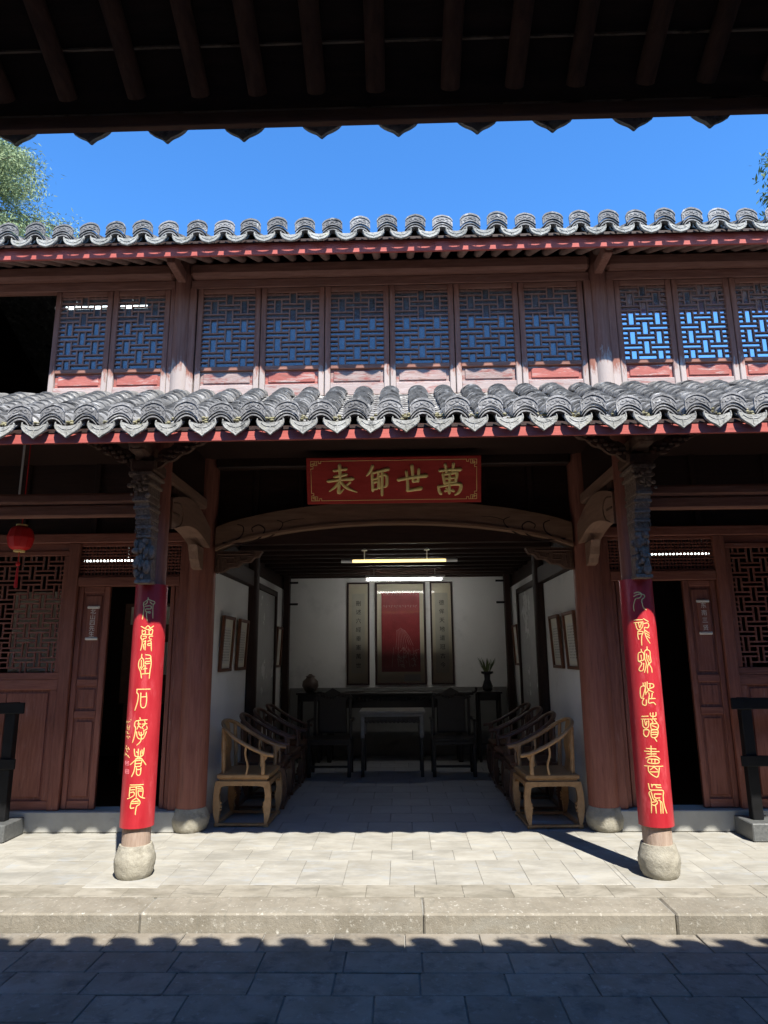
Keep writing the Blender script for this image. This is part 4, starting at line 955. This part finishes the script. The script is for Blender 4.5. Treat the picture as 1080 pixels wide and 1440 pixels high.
def side_picture(sx, y0, y1, z0, z1, label, lean=.03):
    o = empty('wall_picture', (sx * 1.925, (y0 + y1) / 2, z0), label=label, category='picture', group='framed pictures on the hall side walls')
    def P(a, b, c, d, t0, t1, name, m, bev=.004):
        mb = MB().box(1.922 - t1, 1.922 - t0, a, b, c, d, bev)
        mb.v = [(sx * (x - lean * (z - z0) / (z1 - z0)), y, z) for x, y, z in mb.v]; mb.build(name, m, o)
    f = .035
    P(y0, y0 + f, z0, z1, .0, .036, 'frame_side', 'frame_wood'); P(y1 - f, y1, z0, z1, .0, .036, 'frame_side', 'frame_wood')
    P(y0 + f, y1 - f, z0, z0 + f, .0, .034, 'frame_bar', 'frame_wood'); P(y0 + f, y1 - f, z1 - f, z1, .0, .034, 'frame_bar', 'frame_wood')
    P(y0 + f, y1 - f, z0 + f, z1 - f, .006, .012, 'mount', 'paper_grey', 0)
    P(y0 + f + .07, y1 - f - .07, z0 + f + .05, z1 - f - .09, .012, .014, 'sheet', 'paper_white', 0)
    if y0 < 9:
        mb = MB(); qq = random.Random(int(y0 * 10))
        for cy in range(5):
            for cz in range(12):
                yy = y0 + f + .09 + cy * (y1 - y0 - 2 * f - .18) / 4; zz = z1 - f - .12 - cz * .03
                if zz > z0 + f + .08: mb.box(1.922 - .0155, 1.922 - .0142, yy - .006, yy + .006 * qq.random(), zz - .009, zz + .004)
        mb.v = [(sx * (x - lean * (z - z0) / (z1 - z0)), y, z) for x, y, z in mb.v]; mb.build('lettering', 'ink', o, kind='stuff')
for sx, side in ((-1, 'left'), (1, 'right')):
    pa, pb = ((7.38, 7.86), (8.12, 8.58)) if sx < 0 else ((7.10, 7.58), (7.82, 8.28))
    side_picture(sx, *pa, 1.43, 2.04, f'brown framed picture nearest the porch on the {side} white wall')
    side_picture(sx, *pb, 1.43, 2.04, f'brown framed picture nearest the dark rear column on the {side} white wall')
    side_picture(sx, 10.62, 11.05, 1.42, 2.05, f'small dark framed picture deep in the hall at the {side} corner')

# ------------------------------------------------------------------ furniture
def chair(m):
    c = empty('round_back_chair', (0, 0, 0)); D = .245; Wd = .27
    bx('seat_frame', m, c, -.255, .255, -Wd - .01, Wd + .01, .435, .475, .008)
    s_ = bx('seat', m, c, -.215, .215, -Wd + .03, Wd - .03, .462, .4775, .003)
    bx('waist', m, c, -.235, .235, -Wd + .01, Wd - .01, .412, .436, .003)
    # apron frame with curved legs
    for yy in (-1, 1):
        t = []; b = []
        for k in range(13):
            u = -1 + 2 * k / 12; t.append((u * .262, .413)); b.append((u * .262, .372 - .045 * abs(u) ** 6))
        MB().strip(t, b, 'y', yy * (Wd - .028), yy * (Wd + .012)).build('apron', m, c)
    for xx in (-1, 1): 
        t = []; b = []
        for k in range(13):
            u = -1 + 2 * k / 12; t.append((u * .24, .413)); b.append((u * .24, .372 - .045 * abs(u) ** 6))
        MB().strip(t, b, 'x', xx * .225, xx * .262).build('apron', m, c)
    for xx in (-1, 1):
        for yy in (-1, 1):
            pr_o = [(.262, .413), (.272, .36), (.280, .27), (.280, .18), (.270, .10), (.252, .045), (.250, .034)]
            pr_i = [(.205, .372), (.214, .34), (.224, .27), (.212, .20), (.216, .13), (.222, .06), (.224, .034)]
            po = spline(pr_o, 3); pi = spline(pr_i, 3)
            leg = MB(); n = len(po); y0, y1 = yy * (Wd - .03), yy * (Wd + .014)
            vs = [(xx * u, y0, z) for u, z in po] + [(xx * u, y0, z) for u, z in pi] + [(xx * u, y1, z) for u, z in po] + [(xx * u, y1, z) for u, z in pi]
            fs = []
            for k in range(n - 1):
                fs += [(k, k + 1, n + k + 1, n + k), (2 * n + k, 2 * n + k + 1, 3 * n + k + 1, 3 * n + k), (k, k + 1, 2 * n + k + 1, 2 * n + k), (n + k, n + k + 1, 3 * n + k + 1, 3 * n + k)]
            fs += [(0, n, 3 * n, 2 * n), (n - 1, 2 * n - 1, 4 * n - 1, 3 * n - 1)]
            leg.add(vs, fs)
            for zc, rr_ in ((.215, .014), (.185, .017), (.155, .014)): leg.ball((xx * .214, yy * (Wd - .008), zc), rr_, 1.1, 1.3, 1, 8, 5)
            leg.build('leg', m, c, smooth=35)
    for yy in (-1, 1): bx('floor_rail', m, c, -.262, .262, yy * (Wd - .032), yy * (Wd + .014), .012, .034, .004)
    for xx in (-1, 1): bx('floor_rail', m, c, xx * .216, xx * .262, -Wd + .034, Wd - .034, .012, .034, .004)
    fm = MB()
    for xx in (-1, 1):
        for yy in (-1, 1): fm.box(xx * .215, xx * .264, yy * (Wd - .034), yy * (Wd + .016), 0, .0125, .003)
    fm.build('foot_pad', m, c)
    # round rail sweeping from the back down to the arm ends (front of chair is +x)
    arm = [(.305, -.305, .652), (.20, -.297, .672), (.05, -.295, .735), (-.09, -.285, .815), (-.20, -.235, .895), (-.255, -.13, .94), (-.268, 0, .952)]
    arm = arm + [(x, -y, z) for x, y, z in arm[-2::-1]]
    pts = spline(arm, 5); MB().tube(pts, [.0195] * len(pts), 10).build('arm_rail', m, c, smooth=True)
    for yy in (-1, 1):
        MB().tube([(.195, yy * .272, .475), (.20, yy * .28, .57), (.185, yy * .292, .675)], [.020, .020, .018], 8).build('arm_post', m, c, smooth=True)
        MB().prism([(.175, .67), (.172, .55), (.190, .55), (.215, .60), (.245, .645), (.25, .66)], 'y', yy * .285 - .006, yy * .285 + .006).build('arm_brace', m, c)
        MB().tube(spline([(.03, yy * .27, .475), (.045, yy * .278, .56), (.02, yy * .287, .66), (.03, yy * .293, .745)], 4), .011, 8).build('spindle', m, c, smooth=True)
        MB().tube([(-.205, yy * .225, .475), (-.215, yy * .225, .70), (-.225, yy * .215, .90)], [.021, .020, .018], 8).build('back_post', m, c, smooth=True)
    t = spline([(-.215, .475), (-.235, .60), (-.225, .72), (-.262, .945)], 5)
    MB().strip([(x - .007, z) for x, z in t], [(x + .007, z) for x, z in t], 'y', -.085, .085).build('splat', m, c, smooth=30)
    return c
def place(root, loc, rz, label, group=None, category=None):
    root.location = loc; root.rotation_euler = (0, 0, rz); root['label'] = label
    if group: root['group'] = group
    if category: root['category'] = category
lit_chair = chair('chair_wood'); shaded_chair = chair('chair_dark')  # same chair twice, daylight and shade put into the wood colour
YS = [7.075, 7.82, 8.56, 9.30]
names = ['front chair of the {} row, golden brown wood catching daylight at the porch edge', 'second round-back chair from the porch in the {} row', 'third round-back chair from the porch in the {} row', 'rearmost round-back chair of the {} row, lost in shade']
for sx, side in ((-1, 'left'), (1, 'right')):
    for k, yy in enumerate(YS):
        src = lit_chair if k == 0 else shaded_chair
        c = src if (sx < 0 and k in (0, 1)) else copy_tree(src)
        place(c, (sx * 1.475, yy + (.03 if sx < 0 else -.06), .001), (0 if sx < 0 else math.pi) + R([1.5, -2.5, 2, -1][k] + (.8 if sx > 0 else 0)) * sx, names[k].format(side), 'round-back chairs in rows along the hall walls', 'chair')

# altar end of the hall
t = empty('altar_table', (-.05, 10.85, 0), label='long dark carved altar table with upturned ends under the scrolls', category='table')
bx('top', 'altar_dark', t, -1.27, 1.17, 10.65, 11.1, .985, 1.03, .01)
for s in (-1, 1):
    x = -.05 + s * 1.22; MB().tube(spline([(x - s * .03, 10.66, 1.02), (x + s * .02, 10.66, 1.035), (x + s * .045, 10.66, 1.075), (x + s * .02, 10.66, 1.09)], 4), .02, 8).build('scroll_end', 'altar_dark', t, smooth=True)
    for yy in (10.70, 11.0): bx('leg', 'altar_dark', t, -.05 + s * 1.0 - .035, -.05 + s * 1.0 + .035, yy, yy + .07, 0, .984, .008)
ap = MB().box(-1.1, 1.0, 10.69, 10.71, .80, .984, .004)
for k in range(30): ap.ball((-1.05 + k * .07, 10.685, .93 + .02 * math.sin(k * 2.2)), .028, 1, .5, .9, 7, 4)
ap.build('carved_apron', 'altar_dark', t, smooth=30)
t = empty('offering_table', (-.07, 9.75, 0), label='pale edged offering table standing in front of the altar table', category='table')
bx('top', 'altar_pale', t, -.52, .38, 9.42, 10.05, .815, .85, .008); bx('top_edge', 'altar_pale', t, -.50, .36, 9.44, 10.03, .775, .814, .004)
for s in (-1, 1):
    for yy in (9.45, 9.965):
        x = -.07 + s * .40; p = bx('leg', 'altar_pale', t, x - .028, x + .028, yy, yy + .056, .50, .774, .006); bx('leg_foot', 'altar_dark', p, x - .022, x + .022, yy + .004, yy + .05, 0, .499, .006)  # upper legs paler than below, a highlight put into the colour
ap = MB().box(-.44, .30, 9.46, 9.475, .70, .774, .003)
for k in range(14): ap.ball((-.42 + k * .054, 9.457, .715), .026, 1, .5, 1, 7, 4)
ap.build('carved_apron', 'altar_dark', t, smooth=30)
def host_chair(x, label):
    c = empty('host_chair', (x, 9.70, 0), label=label, category='chair', group='dark carved chairs beside the offering table')
    m = 'altar_dark'
    bx('seat', m, c, x - .30, x + .30, 9.42, 9.90, .455, .49, .006); bx('seat_rail', m, c, x - .27, x + .27, 9.44, 9.46, .41, .454, .004)
    for s in (-1, 1):
        for yy in (9.44, 9.84): bx('leg', m, c, x + s * .27 - .025, x + s * .27 + .025, yy, yy + .05, 0, .454, .006)
        bx('arm', m, c, x + s * .29 - .02, x + s * .29 + .02, 9.46, 9.88, .70, .735, .006)
        bx('arm_post', m, c, x + s * .29 - .018, x + s * .29 + .018, 9.47, 9.505, .491, .699, .005)
        bx('back_post', m, c, x + s * .25 - .02, x + s * .25 + .02, 9.86, 9.90, .491, 1.0, .005)
    b = bx('back_panel', m, c, x - .20, x + .20, 9.868, 9.89, .52, 1.06, .01)
    cr = MB().prism([(x - .29, 1.0), (x - .24, 1.06), (x - .12, 1.07), (x, 1.14), (x + .12, 1.07), (x + .24, 1.06), (x + .29, 1.0), (x + .18, .97), (x, 1.0), (x - .18, .97)], 'y', 9.86, 9.90)
    for k in range(12): cr.ball((x - .24 + k * .044, 9.858, 1.02 + .02 * math.sin(k)), .022, 1, .6, 1, 7, 4)
    cr.build('crest', m, c, smooth=30); bx('stretcher', m, c, x - .245, x + .245, 9.445, 9.475, .12, .15, .004)
host_chair(.76, 'dark carved armchair to the right of the offering table'); host_chair(-.92, 'dark carved armchair to the left of the offering table')
def stand(x, label):
    t = empty('flower_stand', (x, 10.85, 0), label=label, category='stand', group='tall dark stands in the rear corners')
    bx('top', 'altar_dark', t, x - .2, x + .2, 10.65, 11.05, 1.0, 1.03, .006); bx('apron', 'altar_dark', t, x - .17, x + .17, 10.68, 10.70, .90, .999, .004)
    for s in (-1, 1):
        for yy in (10.68, 10.98): bx('leg', 'altar_dark', t, x + s * .16 - .02, x + s * .16 + .02, yy, yy + .04, 0, .999, .005)
    bx('shelf', 'altar_dark', t, x - .14, x + .14, 10.72, 10.98, .25, .275, .004)
stand(1.41, 'tall dark stand carrying a potted plant in the right rear corner'); stand(-1.37, 'tall dark stand carrying a round jar in the left rear corner')
v = empty('potted_plant', (1.41, 10.85, 1.03), label='small spiky plant in a slim dark vase on the right stand', category='plant')
MB().lathe([(.05, 0), (.075, .02), (.085, .07), (.06, .14), (.045, .18), (.05, .25), (.095, .27), (.095, .30), (.08, .30)], (1.41, 10.85, 1.031), 20).build('vase', 'vase_dark', v, smooth=40)
lf = MB(); q = random.Random(2)
for k in range(40):
    a = q.uniform(0, 6.28); l = q.uniform(.1, .24); s_ = q.uniform(.15, .75)
    p0 = Vector((1.41 + .04 * math.cos(a), 10.85 + .04 * math.sin(a), 1.32)); p1 = p0 + Vector((math.cos(a) * s_ * l, math.sin(a) * s_ * l, l)); sd = Vector((-math.sin(a), math.cos(a), 0)) * .012
    mid = (p0 + p1) / 2 + Vector((0, 0, .01)); lf.add([p0 - sd * .5, p0 + sd * .5, mid + sd, mid - sd, p1], [(0, 1, 2, 3), (3, 2, 4)])
lf.build('leaves', 'leaf_b', v)
v = MB().lathe([(.06, 0), (.10, .03), (.13, .10), (.12, .17), (.07, .215), (.065, .235), (.08, .245), (.04, .26), (.02, .28)], (-1.375, 10.85, 1.031), 24).build('round_jar', 'pot_clay', None, smooth=40, label='round lidded clay jar on the left rear stand', category='jar')

# ------------------------------------------------------------------ lamps
def tube_lamp(x0, x1, y, z, m, rod, label, r_=.016, holder=True, group='fluorescent tube lamps'):
    o = empty('tube_lamp', ((x0 + x1) / 2, y, z), label=label, category='lamp', group=group)
    MB().tube([(x0 + .12, y, z), (x1 - .12, y, z)], r_, 10).build('tube', m, o, smooth=True)
    for a, b in ((x0, x0 + .12), (x1 - .12, x1)): MB().tube([(a, y, z), (b, y, z)], r_ * 1.15, 10).build('end_cap', 'white_metal', o, smooth=True)
    if rod:
        for x in (x0 + (x1 - x0) * .2, x0 + (x1 - x0) * .74):
            MB().tube([(x, y, z + .02), (x, y, rod)], .006, 6).build('rod', 'white_metal', o, smooth=True)
            MB().lathe([(.03, 0), (.03, .008), (.012, .022)], (x, y, rod - .02), 12).build('rose', 'white_metal', o, smooth=True)
tube_lamp(-.553, .672, 7.02, 2.57, 'tube_warm', 2.70, 'yellowish tube lamp with white ends hanging nearest the porch')
o = empty('tube_lamp', (.06, 10.3, 2.74), label='bright white tube lamp hanging deeper in the hall before the scrolls', category='lamp', group='fluorescent tube lamps')
MB().box(-.47, .755, 10.27, 10.33, 2.752, 2.80, .006).build('housing', 'white_metal', o)
MB().tube([(-.45, 10.29, 2.735), (.70, 10.29, 2.735)], .016, 10).build('tube', 'tube_lit', o, smooth=True)
for x in (-.34, .60):
    MB().tube([(x, 10.3, 2.80), (x, 10.3, 2.89)], .006, 6).build('rod', 'white_metal', o, smooth=True)
tube_lamp(-3.47, -2.38, 6.25, 5.14, 'tube_soft', 5.6, 'lit tube lamp behind the upper left lattice windows')
tube_lamp(2.48, 3.56, 6.25, 5.13, 'tube_soft', 5.6, 'lit tube lamp behind the upper right lattice windows')
tube_lamp(-3.95, -3.05, 8.1, 2.755, 'tube_soft', 3.0, 'lit tube lamp seen through the grille over the left door')
tube_lamp(2.98, 4.0, 8.1, 2.77, 'tube_soft', 3.0, 'lit tube lamp seen through the grille over the right door')

l = empty('red_lantern', (-3.46, 6.05, 2.230), label='small red paper lantern with tassel hanging in the left porch bay', category='lantern')
lp = spline([(.045, 0), (.09, .025), (.112, .10), (.112, .13), (.09, .20), (.045, .225)], 4)
lb = MB(); n = 24; vs = []; fs = []
for r_, z in lp:
    for k in range(n): 
        a = 2 * math.pi * k / n; q_ = r_ * (1 - .05 * (k % 2)); vs.append((-3.46 + q_ * math.cos(a), 6.05 + q_ * math.sin(a), 2.575 + z))
for i in range(len(lp) - 1):
    for k in range(n): fs.append((i * n + k, i * n + (k + 1) % n, (i + 1) * n + (k + 1) % n, (i + 1) * n + k))
fs += [tuple(range(n))[::-1], tuple(range((len(lp) - 1) * n, len(lp) * n))]
lb.add(vs, fs).build('shade', 'lantern_red', l, smooth=20)
MB().lathe([(.05, 0), (.05, .015)], (-3.46, 6.05, 2.802), 16).lathe([(.05, 0), (.05, .015)], (-3.46, 6.05, 2.560), 16).build('rim', 'gold', l, smooth=30)
MB().tube([(-3.46, 6.05, 2.820), (-3.46, 6.05, 3.95)], .005, 6).build('cord', 'lantern_red', l)
MB().tube([(-3.46, 6.05, 2.560), (-3.46, 6.05, 2.410)], .004, 6).ball((-3.46, 6.05, 2.450), .022).tube([(-3.46, 6.05, 2.410), (-3.46, 6.05, 2.230)], [.010, .016], 8).build('tassel', 'lantern_red', l, smooth=True)
o = empty('ceiling_lamp', (-3.34, 5.75, 2.875), label='small white lamp holder above the red lantern', category='lamp')
MB().lathe([(.03, 0), (.04, .02), (.085, .035), (.088, .05), (.03, .055)], (-3.34, 5.75, 2.875), 18).build('reflector', 'white_metal', o, smooth=40)
MB().tube([(-3.34, 5.75, 2.93), (-3.34, 5.75, 3.85)], .009, 8).build('stem', 'white_metal', o, smooth=True)

# ------------------------------------------------------------------ black barriers on the porch
def barrier(sx, xe, label):
    o = empty('barrier', (sx * (xe + .16), 6.44, 0), label=label, category='barrier', group='black barriers at the ends of the porch')
    for q in (xe + .03, xe + 1.55):
        b = MB().box(sx * (q - .02), sx * (q + .26), 6.27, 6.60, .003, .15, .008).build('base_block', 'black_stone', o)
        MB().box(sx * (q + .06), sx * (q + .155), 6.40, 6.48, .15, 1.19, .006).build('post', 'black_paint', o)
    MB().box(sx * xe, sx * (xe + 1.9), 6.375, 6.398, 1.09, 1.19, .004).build('rail', 'black_paint', o)
    MB().box(sx * (xe + .035), sx * (xe + 1.85), 6.375, 6.398, .60, .69, .004).build('rail', 'black_paint', o)
barrier(1, 3.06, 'black wooden barrier on a dark stone block before the right lattice wall'); barrier(-1, 3.45, 'black wooden barrier on a dark stone block before the left lattice wall')

# ------------------------------------------------------------------ name signs on the door leaves, boards in the left room
def door_sign(x, chars, label, dz):
    o = empty('door_sign', (x, 6.69, 1.765), label=label, category='sign', group='small vertical name signs on the doors')
    bx('sign_board', 'door_wood_v', o, x - .055, x + .055, 6.69, 6.7045, 1.795, 2.075, .003)
    for z in (1.78, 2.09):
        m = MB().box(x - .062, x + .062, 6.686, 6.704, z - .014, z + .014, .005)
        for k in range(7): m.ball((x - .054 + k * .018, 6.686, z), .008, 1, .6, 1.2, 6, 4)
        m.build('sign_end', 'sign_pale', o)
    lettering('character', chars, .058, x, 6.6895, 2.045, dz, o, 'sign_pale')
door_sign(-3.015, '北山四先生', 'small vertical door sign with five pale characters, left of the hall', .056)
door_sign(3.04, '东南三贤', 'small vertical door sign with four pale characters, right of the hall', .072)
o = empty('display_board', (-3.15, 9.6, .7), label='brown display board with a portrait print inside the left room', category='board')
bx('panel', 'frame_wood', o, -3.9, -2.5, 9.6, 9.63, .95, 2.35, .01); bx('print', 'paper_white', o, -3.35, -2.85, 9.59, 9.599, 1.35, 1.80, 0)
bx('upper_sheet', 'paper', o, -3.8, -2.6, 9.59, 9.599, 2.05, 2.3, 0)
for x in (-3.8, -2.6): bx('leg', 'frame_wood', o, x - .03, x + .03, 9.6, 9.66, .02, .949, .005)

o = empty('screen', (-3.95, 7.5, .02), label='pale panel showing through the left ground-floor lattice window', category='screen')
bx('panel', 'paper', o, -4.30, -3.60, 7.5, 7.53, 1.45, 2.33, .005)
for x in (-4.27, -3.63): bx('leg', 'frame_wood', o, x - .03, x + .03, 7.5, 7.55, .02, 1.449, .005)

# ------------------------------------------------------------------ trees behind the hall
def tree(x, y, h, crown_r, z0, m, n, seed, label, leaf, droop, name):
    q = random.Random(seed); o = empty(name, (x, y, -.16), label=label, category='tree')
    tr = MB().tube(spline([(x, y, -.16), (x + .1, y, h * .4), (x - .05, y, h * .75), (x, y, h * .97)], 5), [.28 * (1 - .9 * k / 15) for k in range(16)], 10)
    tr.build('trunk', 'bark', o, smooth=True)
    lv = MB(); bm_ = MB()
    nb = 120
    for b in range(nb):
        u = (b + q.random()) / nb; z = z0 + (h - z0) * u; a = q.uniform(0, 6.283); L = crown_r * (1 - u) ** .45 * q.uniform(.65, 1.15) + .35
        p0 = Vector((x, y, z)); dr = Vector((math.cos(a), math.sin(a), q.uniform(.05, .45)))
        pts = [p0 + dr * L * t - Vector((0, 0, droop * L * t * t)) for t in (0, .33, .66, 1)]
        bm_.tube(pts, [.035, .025, .016, .006], 5)
        for k in range(n):
            t = q.uniform(.2, 1.05); i = min(2, int(t * 3)); f_ = t * 3 - i; c = pts[i].lerp(pts[i + 1], min(f_, 1.1))
            c = c + Vector((q.gauss(0, .16), q.gauss(0, .16), q.gauss(0, .13))) * (.5 + L * .3)
            d = Vector((q.gauss(0, 1), q.gauss(0, 1), q.gauss(-.3 - droop, .6))).normalized(); sd = d.cross(Vector((q.gauss(0, 1), q.gauss(0, 1), q.gauss(0, 1)))).normalized()
            l_, w_ = leaf[0] * q.uniform(.6, 1.3), leaf[1] * q.uniform(.7, 1.2)
            lv.add([c, c + d * l_ * .5 + sd * w_, c + d * l_, c + d * l_ * .5 - sd * w_], [(0, 1, 2, 3)])
    bm_.build('branches', 'bark', o, smooth=True)
    me = bpy.data.meshes.new('crown'); me.from_pydata(lv.v, [], lv.f); me.materials.append(M[m]); c = bpy.data.objects.new('crown', me); COL.objects.link(c); put(c, (0, 0, 0), o)
tree(-11.3, 15.5, 15.3, 3.5, 10.0, 'leaf_a', 850, 3, 'feathery pale green tree rising behind the roof at upper left', (.13, .012), .42, 'feathery_tree')
tree(11.9, 15.5, 16.2, 3.1, 10.0, 'leaf_b', 260, 9, 'leafy green tree reaching in behind the roof at upper right', (.20, .028), .5, 'leafy_tree')
